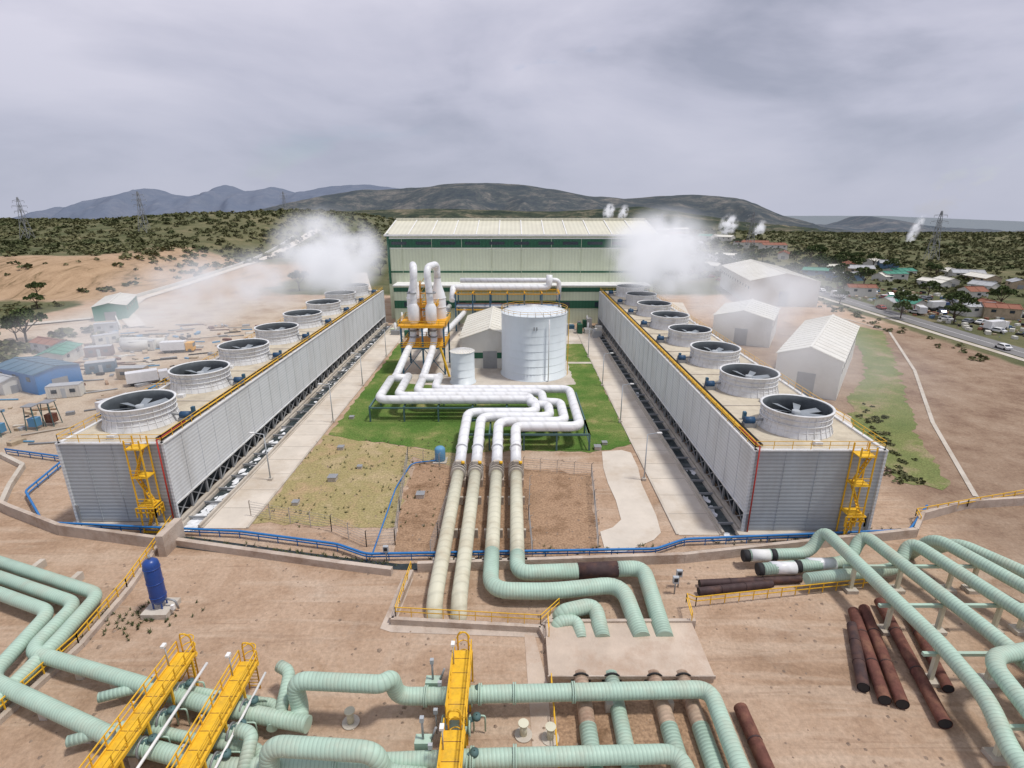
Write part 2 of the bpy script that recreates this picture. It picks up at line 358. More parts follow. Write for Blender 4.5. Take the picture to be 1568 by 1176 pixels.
h4=[(-1000,-50),(-760,-20),(-582,8),(-428,16),(-234,18),(-39,14),(124,10),(270,18),(368,26),(514,4),(677,-18),(839,-34),(1000,-60)]
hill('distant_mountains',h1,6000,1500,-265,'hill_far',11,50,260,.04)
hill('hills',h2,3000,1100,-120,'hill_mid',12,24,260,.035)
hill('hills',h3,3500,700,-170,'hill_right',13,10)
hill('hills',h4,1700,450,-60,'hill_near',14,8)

# ------------------------------------------------------------ paved surfaces
sheet('concrete_apron',[(-31,108),(15,118),(21,122),(21,190),(-41,190),(-41,160),(-31,160)],'concrete',.02)
lp=[(-33,92.4),(-28,90),(-20,88),(-9,84.2),(1.8,85.5),(12.7,84.7),(17,86),(20.8,88),(20.8,159),(14.5,159),(14.5,121),(-13,112),(-17,120),(-26,122),(-30,159),(-33.2,159)]
def ragged(pts,amp=.5,step=2.5):
    out=[]
    for (a,b) in zip(pts,pts[1:]+pts[:1]):
        n=max(1,int(math.dist(a,b)/step))
        for i in range(n):
            t=i/n; out.append((a[0]+(b[0]-a[0])*t+random.uniform(-amp,amp),a[1]+(b[1]-a[1])*t+random.uniform(-amp,amp)))
    return out
sheet('lawn',ragged(lp,.35,1.2),'lawn',.04)
sheet('dry_grass',ragged([(-33.6,92.2),(-9,84),(-9.5,79),(-16.5,83),(-15,62),(-34,63.5)],.5,1.3),'dry_grass',.03)
sheet('muddy_ground',ragged([(-15.8,82),(12,77),(10.5,56.5),(-14.5,56.5)],.5,1.3),'mud',.025)
sheet('garden_path',[(13.9,138.2),(20.8,138.2),(20.8,139.8),(13.9,139.8)],'concrete',.05)
def road(name,x0,x1,y0,y1):
    b=MB(); b.poly([(x0,y0,.05),(x1,y0,.05),(x1,y1,.05),(x0,y1,.05)],'road_conc')
    for xx in (x0-.15,x1+.15): b.box((xx,(y0+y1)/2,.09),(.3,y1-y0,.18),'concrete')
    for yy in np.arange(y0+5,y1,5): b.box(((x0+x1)/2,yy,.053),(x1-x0-.1,.1,.01),'joint')
    b.build(name)
road('service_road',-39.7,-34.2,62,176); road('service_road',21.0,26.2,60.5,176)
sheet('cross_road',[(-39.7,162),(26.2,162),(26.2,174),(-39.7,174)],'road_conc',.06)
b=MB()
wp=[(15.1,85),(18.5,85.6),(19.9,84.6),(19.9,79),(19.3,74),(19.3,65),(18.9,61),(17.6,59.4),(13.7,57),(11.2,56.8),(11.2,61.2),(13,62.2),(14.4,64),(14.6,69),(14.3,74),(14.4,79)]
b.poly([(x,y,.07) for x,y in wp],'road_conc'); b.build('white_concrete_path')

def chan(name,x0,x1,y0,y1):
    b=MB(); b.poly([(x0,y0,.03),(x1,y0,.03),(x1,y1,.03),(x0,y1,.03)],'water_dark')
    for xx in (x0,x1): b.box((xx,(y0+y1)/2,.25),(.3,y1-y0,.5),'concrete')
    yy=y0+2
    while yy<y1:
        b.box(((x0+x1)/2,yy,.45),(x1-x0,.25,.25),'steel_grey'); yy+=3.85
    for i in range(130 if x0<0 else 10):
        px=random.uniform(x0+.4,x1-.4); py=y0+(y1-y0)*random.random()**2.2; r=random.uniform(.15,.6)
        b.poly([(px+r*math.cos(a)*random.uniform(.4,1.2),py+r*2.2*math.sin(a)*random.uniform(.4,1.2),.06+i*.0006) for a in np.linspace(0,6.28,11)[:-1]],'foam')
    b.build(name)
chan('water_channel',-42.6,-40.2,62,184); chan('water_channel',26.6,28.6,60.5,184)

# ------------------------------------------------------------ cooling towers
fb=MB(); K=.84
prof=[(5.45*K,0),(5.15*K,.7),(4.95*K,1.4),(5.0*K,2.2),(5.15*K,2.9)]
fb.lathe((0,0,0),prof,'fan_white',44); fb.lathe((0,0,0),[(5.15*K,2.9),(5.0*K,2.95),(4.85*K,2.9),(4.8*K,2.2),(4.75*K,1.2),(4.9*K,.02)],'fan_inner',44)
fb.lathe((0,0,0),[(5.15*K,2.86),(5.32*K,2.86),(5.32*K,3.02),(5.0*K,3.02),(4.93*K,2.86)],'fan_white',44)
fb.lathe((0,0,0),[(4.9*K,.05),(.01,.06)],'fan_inner',40)
for zz in (.75,1.5,2.2): fb.lathe((0,0,zz),[(5.05*K,-.05),(5.2*K,-.05),(5.2*K,.05),(5.05*K,.05)],'fan_white',40)
for i in range(30):
    a=2*math.pi*i/30
    for (r0,z0),(r1,z1) in zip(prof[:-1],prof[1:]):
        fb.beam((math.cos(a)*(r0+.04),math.sin(a)*(r0+.04),z0),(math.cos(a)*(r1+.04),math.sin(a)*(r1+.04),z1),.11,'fan_white')
fb.cyl((0,0,1.2),(0,0,2.25),.5,'blade',16)
for i in range(8):
    a=2*math.pi*i/8+.3; d=Vector((math.cos(a),math.sin(a),0)); n=Vector((-d.y,d.x,0))
    p0=d*.5;p1=d*4.55*K; w0,w1=.28,.5
    fb.poly([p0+n*w0+Vector((0,0,2.0)),p0-n*w0+Vector((0,0,1.75)),p1-n*w1+Vector((0,0,1.8)),p1+n*w1+Vector((0,0,2.0))],'fan_blade')
fb.beam((-4.6*K,0,1.1),(4.6*K,0,1.1),.35,'steel_grey')
fanme=fb.build('fan_mesh',link=False).data
def tower(name,x0,x1,y0,n,inner,fx):
    T=11.6; PIT=15.4; y1=y0+n*PIT; b=MB()
    inx=x1 if inner>0 else x0; outx=x0 if inner>0 else x1
    cx=(x0+x1)/2
    for xs,sg in ((inx,inner),(outx,-inner)):
        b.box((xs-sg*.1,(y0+y1)/2,(T+3.1)/2),(.2,y1-y0,T-3.1),'clad_white')
        b.box((xs-sg*1.3,(y0+y1)/2,1.8),(.2,y1-y0-1,3.0),'dark_louver_and_shade')
        yy=y0
        while yy<=y1+.1:
            b.beam((xs-sg*.3,yy,0),(xs-sg*.3,yy,3.1),.28,'steel_grey')
            if yy<y1-1:
                b.beam((xs-sg*.35,yy,.3),(xs-sg*.35,yy+3.85,3.0),.13,'steel_grey'); b.beam((xs-sg*.5,yy,3.0),(xs-sg*.5,yy+3.85,.3),.13,'steel_grey')
            b.box((xs+sg*.03,yy,(T+3.1)/2),(.06,.09,T-3.1),'clad_white'); yy+=3.85
        b.box((xs-sg*.2,(y0+y1)/2,.35),(.6,y1-y0,.7),'concrete')
        b.box((xs-sg*.1,(y0+y1)/2,T+.08),(.5,y1-y0+.4,.16),'fan_white')
        b.box((xs+sg*.06,(y0+y1)/2,3.15),(.12,y1-y0,.2),'fan_white')
    for yy,sg in ((y0,-1),(y1,1)):
        b.box((cx,yy-sg*.12,T/2+.35),(x1-x0-.42,.2,T-.7),'clad_shaded')
        for k in range(1,4): b.box((x0+(x1-x0)*k/4,yy+sg*.01,T/2+.35),(.08,.06,T-.7),'clad_shaded')
        b.box((cx,yy+sg*.3,.3),(x1-x0+1.5,1.2,.6),'concrete')
        b.box((cx,yy-sg*.1,T+.08),(x1-x0,.5,.16),'fan_white')
        for xx in (x0,x1): b.box((xx,yy,T/2+.2),(.3,.3,T-.3),'clad_white')
    b.poly([(x0+.1,y0+.1,T),(x1-.1,y0+.1,T),(x1-.1,y1-.1,T),(x0+.1,y1-.1,T)],'deck')
    b.rail([(x0+.1,y0+.1,T+.1),(x1-.1,y0+.1,T+.1),(x1-.1,y1,T+.1),(x0+.1,y1,T+.1),(x0+.1,y0+.1,T+.1)],'yellow',1.1,2.2,.06)
    b.box((inx-inner*.9,(y0+y1)/2,T+.2),(.22,y1-y0-2,.2),'yellow')
    b.cyl((inx-inner*1.35,y0+1,T+.3),(inx-inner*1.35,y1-1,T+.3),.14,'black',8)
    b.cyl((inx-inner*.35,y0+.5,T+.35),(inx-inner*.35,y1-.5,T+.35),.11,'black',8)
    for i in range(n):
        yc=y0+PIT*(i+.5)
        mx=fx+inner*5.4
        b.cyl((mx,yc-.1,T+.9),(mx+inner*1.3,yc-.1,T+.9),.5,'motor_blue',12); b.box((mx+inner*.6,yc-.1,T+.3),(1.6,1.0,.6),'steel_grey')
        b.cyl((fx+inner*4.0,yc-.1,T+1.0),(mx,yc-.1,T+1.0),.16,'steel_grey',8)
        b.box((mx+inner*.2,yc+2.5,T+.55),(.4,.5,1.1),'steel_blue')
        b.box((cx,y0+PIT*i+.05,T+.06),(x1-x0-.4,.2,.1),'concrete')
        b.box((fx,yc-6,T+.25),(.9,.9,.5),'fan_white')
    lx=inx-inner*(2.6 if inner>0 else 12.6); yf=y0-.9
    for sx_ in (-.9,.9): b.beam((lx+sx_,yf-.8,0),(lx+sx_,yf-.8,T+1.2),.14,'yellow'); b.beam((lx+sx_,yf+.7,0),(lx+sx_,yf+.7,T+1.2),.14,'yellow')
    for k,zz in enumerate((0.2,3.9,7.8,T)):
        b.box((lx,yf-.05,zz),(2.0,1.7,.12),'yellow_floor')
        if k: b.rail([(lx-.95,yf-.85,zz),(lx+.95,yf-.85,zz)],'yellow',1.0,.9,.07)
        if k<3:
            z2=(3.9,7.8,T)[k]; sgn=1 if k%2 else -1
            b.beam((lx+sgn*.8,yf-.4,zz),(lx-sgn*.8,yf-.4,z2),.12,'yellow'); b.beam((lx+sgn*.8,yf+.1,zz),(lx-sgn*.8,yf+.1,z2),.12,'yellow')
            for q in range(9):
                t=(q+.5)/9; b.box((lx+sgn*.8*(1-2*t),yf-.15,zz+(z2-zz)*t),(.3,.5,.05),'yellow')
    b.rail([(lx-1.2,yf-1,2.4),(lx+1.2,yf-1,2.4),(lx+1.2,yf+.6,2.4)],'yellow',1.3,.5,.14)
    cxr=inx-inner*.5
    b.cyl((cxr,y0-.25,.5),(cxr,y0-.25,T+.6),.09,'red',8); b.cyl((cxr,y0-.25,T+.6),(cxr,y0+6,T+.6),.09,'red',8)
    o=b.build(name)
    for i in range(n):
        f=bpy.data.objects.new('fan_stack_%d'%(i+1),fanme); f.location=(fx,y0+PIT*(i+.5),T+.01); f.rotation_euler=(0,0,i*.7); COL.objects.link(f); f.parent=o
    return o
tower('cooling_tower',-56,-43,62.6,8,1,-50.3)
tower('cooling_tower',29,44.8,60.6,8,-1,37.4)

# ------------------------------------------------------------ turbine hall
b=MB(); x0,x1,ya,yb,yr=-43,49.5,196,238,216; E=29.2;R=33.2
b.poly([(x0,ya,0),(x1,ya,0),(x1,ya,E),(x0,ya,E)],'hall_cream'); b.poly([(x1,yb,0),(x0,yb,0),(x0,yb,E),(x1,yb,E)],'hall_cream')
b.poly([(x1,ya,0),(x1,yb,0),(x1,yb,E),(x1,yr,R),(x1,ya,E)],'hall_cream'); b.poly([(x0,yb,0),(x0,ya,0),(x0,ya,E),(x0,yr,R),(x0,yb,E)],'hall_cream')
b.poly([(x0-.6,ya-.8,E-.05),(x1+.6,ya-.8,E-.05),(x1+.6,yr,R+.05),(x0-.6,yr,R+.05)],'hall_roof'); b.poly([(x1+.6,yb+.8,E-.05),(x0-.6,yb+.8,E-.05),(x0-.6,yr,R+.05),(x1+.6,yr,R+.05)],'hall_roof')
b.box(((x0+x1)/2,yr,R+.3),(x1-x0,2.2,.9),'hall_roof')
cxh=(x0+x1)/2;w=x1-x0
for i in range(13):
    xx=x0+w*i/12; b.beam((xx,ya-.7,E+.08),(xx,yr-1,R+.1),.35,'paint_white',.12)
b.box((cxh,ya-.6,E-.25),(w+1.4,.5,.6),'paint_white')
b.box((cxh,ya-.06,26.3),(w-.6,.12,2.9),'green_wall')
b.box((cxh,ya-.12,27.9),(w-.4,.2,.3),'paint_white')
b.box((cxh,ya-.07,16.6),(w,.14,.6),'green_wall')
b.box((cxh,ya-.06,24.6),(w-.3,.1,.18),'paint_white')
for i in range(11): b.box((x0+w*(i+.5)/11,ya-.14,26.3),(5.2,.06,1.0),'window')
for i in range(9): b.box((x0+w*(i+.5)/9,ya-.1,(E+12)/2),(.12,.12,E-12),'hall_cream')
b.box((cxh,ya-4,6.4),(w-6,7.9,12.8),'hall_cream'); b.box((cxh,ya-4.1,12.95),(w-5.6,8.5,.3),'paint_white')
b.box((cxh,ya-8.02,11.6),(w-6,.1,1.4),'green_wall'); b.box((cxh,ya-8.02,6.6),(w-6,.1,2.6),'green_wall')
for i in range(14):
    if i%3!=1: b.box((x0+5+(w-10)*(i+.5)/14,ya-8.09,6.6),(3.2,.06,1.6),'window')
for i in (1,6,12): b.box((x0+5+(w-10)*(i+.5)/14,ya-8.12,2.6),(4.6,.1,5.2),'steel_grey')
b.box((x0+.5,ya-.2,21),(.8,.1,17),'green_wall'); b.box((x1-.5,ya-.2,21),(.8,.1,17),'green_wall')
b.build('turbine_hall')

def gable(name,cx,cy,w,l,h,rh,rot,wall,roof,band=None,doors=True):
    b=MB(); hw,hl=w/2,l/2
    for sg in (-1,1):
        b.poly([(-hw,sg*hl,0),(hw,sg*hl,0),(hw,sg*hl,h),(0,sg*hl,h+rh),(-hw,sg*hl,h)],wall)
        b.poly([(sg*hw,-hl,0),(sg*hw,hl,0),(sg*hw,hl,h),(sg*hw,-hl,h)],wall)
        b.poly([(sg*(hw+.35),-hl-.3,h-.02),(sg*(hw+.35),hl+.3,h-.02),(0,hl+.3,h+rh+.1),(0,-hl-.3,h+rh+.1)],roof)
        if band: b.box((sg*(hw+.03),0,h*.45),(.06,l-.2,h*.2),band); b.box((0,sg*(hl+.03),h*.45),(w-.2,.06,h*.2),band)
        n=max(1,int(l/4.5))
        for i in range(n): b.box((sg*(hw+.05),-hl+l*(i+.5)/n,h*.7),(.06,1.4,min(1.0,h*.25)),'window')
    if doors: b.box((0,-hl-.05,h*.3),(min(3.5,w*.35),.08,h*.6),'steel_grey')
    n=max(2,int(l/3))
    for i in range(n+1):
        yy=-hl+l*i/n
        for sg in (-1,1): b.beam((sg*(hw+.3),yy,h+.05),(0,yy,h+rh+.15),.1,roof)
    b.box((0,0,h+rh+.16),(.5,l+.4,.14),roof)
    o=b.build(name,(cx,cy,float(hgt(cx,cy)))); o.rotation_euler=(0,0,rot); return o
gable('workshop_building',-5.5,149,15,30,7.5,2.6,0,'wall_white','roof_white','green_wall')
gable('white_warehouse',75,131,12.5,42,8.5,2.2,-.6,'wall_white','roof_white')
gable('white_warehouse',112,248,26,56,10,3,-.15,'wall_white','roof_white')
gable('white_warehouse',72,168,16,22,8,2,-.5,'wall_white','roof_white')

# ------------------------------------------------------------ tanks
def tank(name,c,r,h,roofh,mat):
    b=MB(); b.lathe((c[0],c[1],0),[(r+.3,0),(r+.3,.25),(r,.25),(r,h)],mat,64)
    b.lathe((c[0],c[1],h),[(r+.12,0),(r*.5,roofh*.55),(.05,roofh)],'roof_white' if r<5 else 'tank_white',48,False)
    for zz in np.arange(1.8,h,1.8): b.lathe((c[0],c[1],zz),[(r+.002,-.025),(r+.02,-.02),(r+.02,.02),(r+.002,.025)],mat,64)
    for i in range(24):
        a=2*math.pi*i/24; b.beam((c[0]+r*math.cos(a),c[1]+r*math.sin(a),h+.05),(c[0],c[1],h+roofh+.05),.12,'fan_white')
    if r>5:
        n=28; ps=[(c[0]+(r+.05)*math.cos(2*math.pi*i/n),c[1]+(r+.05)*math.sin(2*math.pi*i/n),h+.05) for i in range(n+1)]
        b.rail(ps,'yellow',1.05,3,.06)
        b.beam((c[0]+r+.3,c[1]-2,0),(c[0]+r+.3,c[1]-2,h+1),.1,'yellow'); b.beam((c[0]+r+.3,c[1]-1.4,0),(c[0]+r+.3,c[1]-1.4,h+1),.1,'yellow')
        b.box((c[0]-.3,c[1]-r-.03,h-2.6),(.25,.06,.8),'steel_grey'); b.box((c[0]+.3,c[1]-r-.03,h-2.6),(.25,.06,.8),'steel_grey')
        b.cyl((c[0]+r*.4,c[1]-r*.98,.2),(c[0]+r*.4,c[1]-r*.98,h-.5),.12,'fan_white',8)
    b.build(name)
tank('storage_tank',(5.3,130.6),7.8,15.2,1.5,'tank_white'); tank('small_tank',(-11.4,123),2.75,7.5,.7,'tank_white')

# ------------------------------------------------------------ scrubbers
b=MB()
for sx_ in (-24.3,-18.4):
    q=1 if sx_<-20 else -1
    b.lathe((sx_,138,0),[(.9,9),(1.8,11.5),(1.9,12),(1.9,17.2),(1.7,18.2),(.95,20.6),(.9,22)],'white_pipe',20)
    for zz in (12,15,17.2): b.lathe((sx_,138,zz),[(1.9,-.1),(2.0,-.1),(2.0,.1),(1.9,.1)],'white_pipe',20)
    b.tube([(sx_,138,21.5),(sx_,138,25.4),(sx_+1.5*q,131,25.4),(sx_+.4*q,131,8),(sx_-.6,128,6.2),(sx_-.6,113,4.2)],.82,'white_pipe',16,2.3)
    b.lathe((sx_+.9*q,131,14),[(.85,-2),(1.35,-1),(1.35,2),(.85,3)],'white_pipe',18)
    for zz in (9,10.5,19.5): b.lathe((sx_+.7*q,131,zz),[(.9,-.15),(1.2,-.15),(1.2,.15),(.9,.15)],'steel_grey',16)
    b.tube([(sx_,138,9.5),(sx_,138,5.5),(sx_,150,5.5),(sx_+3,176,6),(sx_+3,188,6)],.8,'white_pipe',14,2)
for zz,(xa,xb) in ((6.9,(-26.5,-16)),(12,(-27,-15.6)),(16,(-24,-18))):
    b.box(((xa+xb)/2,134,zz),(xb-xa,11 if zz<16 else 5,.25),'orange')
    ys=(128.5,139.5) if zz<16 else (131.5,136.5)
    b.rail([(xa,ys[0],zz),(xb,ys[0],zz),(xb,ys[1],zz),(xa,ys[1],zz),(xa,ys[0],zz)],'yellow',1.15,1.5,.1)
for xx in (-26.3,-21.3,-16.2):
    for yy in (128.8,139.2):
        b.beam((xx,yy,0),(xx,yy,12),.4,'steel_blue')
for xx in (-26.3,-21.3): b.beam((xx,128.8,.3),(xx+5,128.8,6.6),.16,'steel_blue'); b.beam((xx+5,128.8,.3),(xx,128.8,6.6),.16,'steel_blue')
b.beam((-26.3,128.6,6.6),(-16.2,128.6,6.6),.35,'steel_blue'); b.beam((-26.3,128.6,11.7),(-16.2,128.6,11.7),.35,'orange')
b.beam((-15,127,0),(-17,128,6.9),.4,'yellow_floor')
for xx in (-22,-20.6):
    for yy in (132.5,134): b.beam((xx,yy,12),(xx,yy,22),.18,'orange')
for zz in range(13,22,2): b.beam((-22,132.5,zz),(-20.6,132.5,zz+2),.12,'orange'); b.box((-21.3,133.2,zz),(1.5,1.6,.1),'orange')
b.build('steam_scrubber')

b=MB()
b.tube([(-19,176,10),(-19,180,13.5),(-18,180,13.5),(12,180,13.5),(12,180,17.5)],1.0,'white_pipe',14,1.5)
b.tube([(-17,184,15.3),(15.5,184,15.3),(15.5,184,9)],.8,'white_pipe',14,1.5)
for xx in np.arange(-18,16,5.5):
    for yy in (176,186): b.beam((xx,yy,0),(xx,yy,12),.4,'steel_blue')
    b.beam((xx,176,12.2),(xx,186,12.2),.4,'orange'); b.beam((xx,176,7),(xx,186,7),.4,'orange')
for zz in (7,12):
    for yy in (176,186): b.beam((-18,yy,zz),(15,yy,zz),.3,'orange')
b.rail([(-18,175.8,12.2),(15,175.8,12.2)],'yellow',1.1,2,.1)
for k,c in enumerate(('steel_grey','white_pipe','blue_pipe','steel_grey','rust')): b.cyl((-18,177.5+k*1.6,7.5),(16,177.5+k*1.6,7.5),.3,c,8)
for xx in np.arange(-15,14,4): b.box((xx,170+random.random()*3,1.2),(2,1.5,2.4),random.choice(['steel_grey','steel_blue','wall_white','orange','roof_grey']))
b.build('pipe_rack')
b=MB()
for i in range(30):
    xx=random.choice([random.uniform(-38,-26),random.uniform(14,27)]); yy=random.uniform(166,187); h=random.uniform(1,3.6)
    b.box((xx,yy,h/2),(random.uniform(.8,3),random.uniform(.8,3),h),random.choice(['steel_grey','wall_white','roof_grey','steel_blue','hall_cream','green_wall']))
    if i%3==0: b.cyl((xx,yy,0),(xx,yy,h+random.uniform(1,4)),.25,'white_pipe',8)
b.build('transformer_yard_equipment')

# ------------------------------------------------------------ white steam mains
VX=[.6,-2.3,-5.4,-7.9]; b=MB()
SX=[-15.6,-18.9,-22.3,-25.6]; RY=[106,103.9,101.8,99.7]; RX=[11.5,9.1,6.7,4.3]; FY=[86.4,88.6,90.8,93.0]; MS=[0,97.9,96.6,95.3]
for k in range(4):
    p=[(SX[k],114 if k%2==0 else 112,4.2),(SX[k],RY[k],4)]
    if k==0: p+=[(RX[k],RY[k],4)]
    else: p+=[(RX[k]-3.2,RY[k],4),(RX[k]-3.2,MS[k]+.3,4),(RX[k],MS[k]+.3,4)] if k<3 else [(RX[k],RY[k],4)]
    p+=[(RX[k],FY[k],4),(VX[k],FY[k],4),(VX[k],84-.0*k,3.6),(VX[k],75.5,2.1)]
    b.tube(p,.84,'white_pipe',18,2.0)
    for yy in (80,83): b.cyl((VX[k],yy,3.1),(VX[k],yy-.2,3.05),.95,'white_pipe',16)
b.tube([(-24.9,114,4.2),(-24.9,112.5,4.2),(-22.3,112.5,4.2)],.95,'white_pipe',14,.8); b.tube([(-19,114,4.2),(-19,112.5,4.2),(-15.6,112.5,4.2)],.95,'white_pipe',14,.8)
for xx in (-27,-20.5,-14,-7.5,-1,5.5,12.5):
    ya_,yb_=(98.4,107.3)
    b.beam((xx,ya_,2.9),(xx,yb_,2.9),.3,'steel_teal')
    for yy in (ya_,yb_): b.beam((xx,yy,0),(xx,yy,2.8),.28,'steel_teal')
b.beam((-27,98.4,2.8),(12.5,98.4,2.8),.25,'steel_teal')
for yy in (85.5,92): b.beam((-8.8,yy,2.9),(13,yy,2.9),.3,'steel_teal')
for xx in (-8.8,-3.8,2,7.5,13):
    for yy in (85.5,92): b.beam((xx,yy,0),(xx,yy,2.8),.28,'steel_teal')
    b.beam((xx,85.5,2.9),(xx,92,2.9),.25,'steel_teal')
b.beam((13,85.5,2.9),(13,107,2.9),.25,'steel_teal'); b.beam((13,85.5,1),(13,92,2.6),.15,'steel_teal')
b.build('steam_main_pipes')
b=MB()
for k in range(4):
    x=VX[k]
    b.cyl((x,75.5,2.1),(x,73.2,2.0),.8,'steel_grey',14)
    for yy in (75.4,74.6,73.9,73.1): b.cyl((x,yy,2.05),(x,yy-.2,2.05),1.15,'concrete',16)
    b.cyl((x,74.3,2),(x,74.3,3.4),.28,'steel_grey',8); b.box((x,74.3,3.4),(.8,.6,.45),'concrete'); b.cyl((x+.4,74.3,3.3),(x+.9,74.3,3.3),.25,'yellow',10)
    b.box((x,74.3,.6),(2.2,3.0,1.2),'concrete_wall')
    if k==0: p=[(x,73.2,2),(x,62,1.8),(x,54,1.6)]
    elif k==1: p=[(x,73.2,2),(x,60,1.8),(x,54.5,1.66)]
    else: p=[(x,73.2,2),(x,60,1.8),(x,47,1.4),(x,45.2,-.8)]
    b.tube(p,.85,'cream_pipe',18,2.2)
    for yy in (68,60,54): b.box((x,yy,.6),(2.3,.4,1.2),'concrete')
b.build('steam_main_pipes')
b=MB()
b.tube([(.6,54.2,1.6),(.6,51.0,1.5),(7.3,51.4,1.5)],.86,'mint_pipe',18,2.2); b.tube([(7.2,51.4,1.5),(11.6,51.72,1.5)],.88,'darkrust',16); b.tube([(11.5,51.7,1.5),(14.5,51.9,1.5),(14.5,42.5,.6)],.86,'mint_pipe',18,2.2)
b.tube([(-2.3,54.6,1.66),(-2.3,48.2,1.5),(4,48.0,1.5),(11.6,49.2,1.5),(12.3,42.5,.6)],.86,'mint_pipe',18,2.2)
b.tube([(4.6,45.6,-.4),(4.9,45.3,1.2),(8.4,46.4,1.2),(8.6,42.5,.5)],.78,'mint_pipe',16,1.3)
b.tube([(4.0,43.8,-.4),(4.4,44.3,.9),(6.4,44.6,.9),(6.6,42.5,.4)],.6,'mint_pipe',14,.9)
for x,mt in ((6.0,'rustcream'),(8.7,'mint_pipe'),(12.4,'rustcream'),(14.9,'rustcream')):
    b.cyl((x,38.4,.35),(x,33.2 if mt!='mint_pipe' else 22,.5),.66,mt,16)
    if mt!='mint_pipe': b.cyl((x,33.2,.5),(x,22,.55),.7,'mint_pipe' ,16)
b.build('brine_pipes')

# ------------------------------------------------------------ foreground structures
b=MB()
b.box((10.4,41.1,.4),(14.4,6.4,.8),'slab')
b.box((10.4,37.88,.66),(14.6,.14,.34),'concrete_wall')
for x in (6.0,8.7,12.4,14.9): b.cyl((x,37.95,.3),(x,37.82,.3),.86,'black',18)  # black discs paint a shadow around each pipe opening
b.build('concrete_pipe_crossing')
sheet('muddy_trench',ragged([(3.6,24),(17.2,24),(17.0,37.9),(3.6,37.9)],.3,1),'mud',.02)
b=MB()
def wallpoly(b,pts,h,t,mat,z=0):
    for a,c in zip(pts[:-1],pts[1:]):
        a=Vector((*a,z+h/2));c=Vector((*c,z+h/2)); b.beam(a,c,t,mat,h)
W=[(-90,74),(-76.8,70.2),(-67,65.2),(-57,60.7),(-43.5,58.0),(-41.5,57.6)]
W2=[(-41.0,58.4),(-19.8,53.9),(-13.5,52.7)]
wallpoly(b,W,1.5,.5,'concrete_wall'); wallpoly(b,W2,.9,.6,'concrete_wall'); wallpoly(b,[(-10.7,53.3),(20,55),(34,57.4),(50.5,60.2),(54,64),(62,67),(90,70)],1.2,.5,'concrete_wall')
b.box((-41.3,58,1.4),(.9,4,2.8),'concrete_wall')
wallpoly(b,[(-84,83),(-77,79),(-73.5,72.5),(-70,67)],.8,.6,'concrete')
b.build('retaining_wall')
b=MB()
b.poly([(-67,66.8,.06),(-57,62,.06),(-41,60.2,.06),(-19.8,55.8,.06),(-13,54.6,.06),(20,56.8,.06),(50,62,.06),(50,60,.06),(20,55.2,.06),(-10,53.4,.06),(-19.8,54,.06),(-41.5,58.0,.06),(-57,60.9,.06),(-67,65.4,.06)],'dark_louver_and_shade'); b.build('trench_shade_strip')  # flat strip, no depth: the trench's shade is painted as dark colour
b=MB()
BR=[(-84,84,1),(-71.5,80.9,1),(-69,70,1),(-60,61.9,1),(-34,59.9,1),(-21,57.2,1),(-17,55.2,1),(17,56.2,1),(21,58.2,1),(49.7,60.2,1),(56,66,1)]
b.tube(BR,.15,'blue_pipe',8,.8); b.tube([(p[0],p[1]+.2,.45) for p in BR],.09,'blue_pipe',8,.8)
for a,c in zip(BR[:-1],BR[1:]):
    n=max(1,int(math.dist(a,c)/2.5))
    for i in range(n):
        t=i/n; b.beam((a[0]+(c[0]-a[0])*t,a[1]+(c[1]-a[1])*t,0),(a[0]+(c[0]-a[0])*t,a[1]+(c[1]-a[1])*t,1.0),.09,'blue_pipe')
b.tube([(-16.5,56,.4),(-16.9,72,.4),(-16,80,.4),(-12,81,.4)],.1,'blue_pipe',8)
b.build('blue_water_pipes')
b=MB()
wallpoly(b,[(-11.3,52.7),(-12.0,45.1),(2.8,44.0),(3.3,42.5)],.7,.45,'concrete_wall')
wallpoly(b,[(3.0,44.2),(5.2,46.8)],.7,.4,'concrete_wall'); wallpoly(b,[(3.3,44.4),(18,44.5)],1.0,.35,'concrete_wall')
b.build('concrete_kerb')
sheet('terrace_slab',[(-12.3,52),(-13,44.4),(-11.8,43.9),(3,43.2),(3,44.2),(-11.6,45.2),(-11,52)],'concrete_wall',.03)
sheet('concrete_apron',[(3.1,37.8),(2.2,43.4),(1.2,43.6),(1.6,31),(3.1,31)],'slab',.035)
b=MB()
b.rail([(-11.3,52.7,.7),(-11.6,45.3,.7),(2.8,44.2,.7),(4.8,46.6,.7)],'yellow',1.1,1.5,.07)
b.rail([(3.5,44.4,.8),(3.5,42.5,.8)],'yellow',1.1,1.5,.07)
b.rail([(17.6,44.4,.8),(17.9,47.2,.8),(19,47.4,.2),(39.6,50.5,.2)],'yellow',1.1,1.6,.08)
b.rail([(53.3,64.2,.5),(62,66.6,.5),(72.2,69.3,.5),(90,72,.5)],'yellow',1.1,1.8,.09); b.rail([(52.5,62.3,.5),(53.3,64.2,.5)],'yellow',1.1,1.8,.09)
b.rail([(-44,63.4,.5),(-41.5,50,.5),(-40.8,42,.5),(-41.6,33,.5),(-42.5,27,.5)],'yellow',1.1,1.6,.09)
b.rail([(3.4,37.8,.1),(3.4,28,.1)],'yellow',1.1,1.5,.07)
b.build('yellow_handrail')
b=MB(); wallpoly(b,[(-43.8,62),(-41.3,50),(-40.6,42),(-41.4,33),(-42.3,26)],.5,.5,'concrete_wall'); b.build('concrete_kerb')

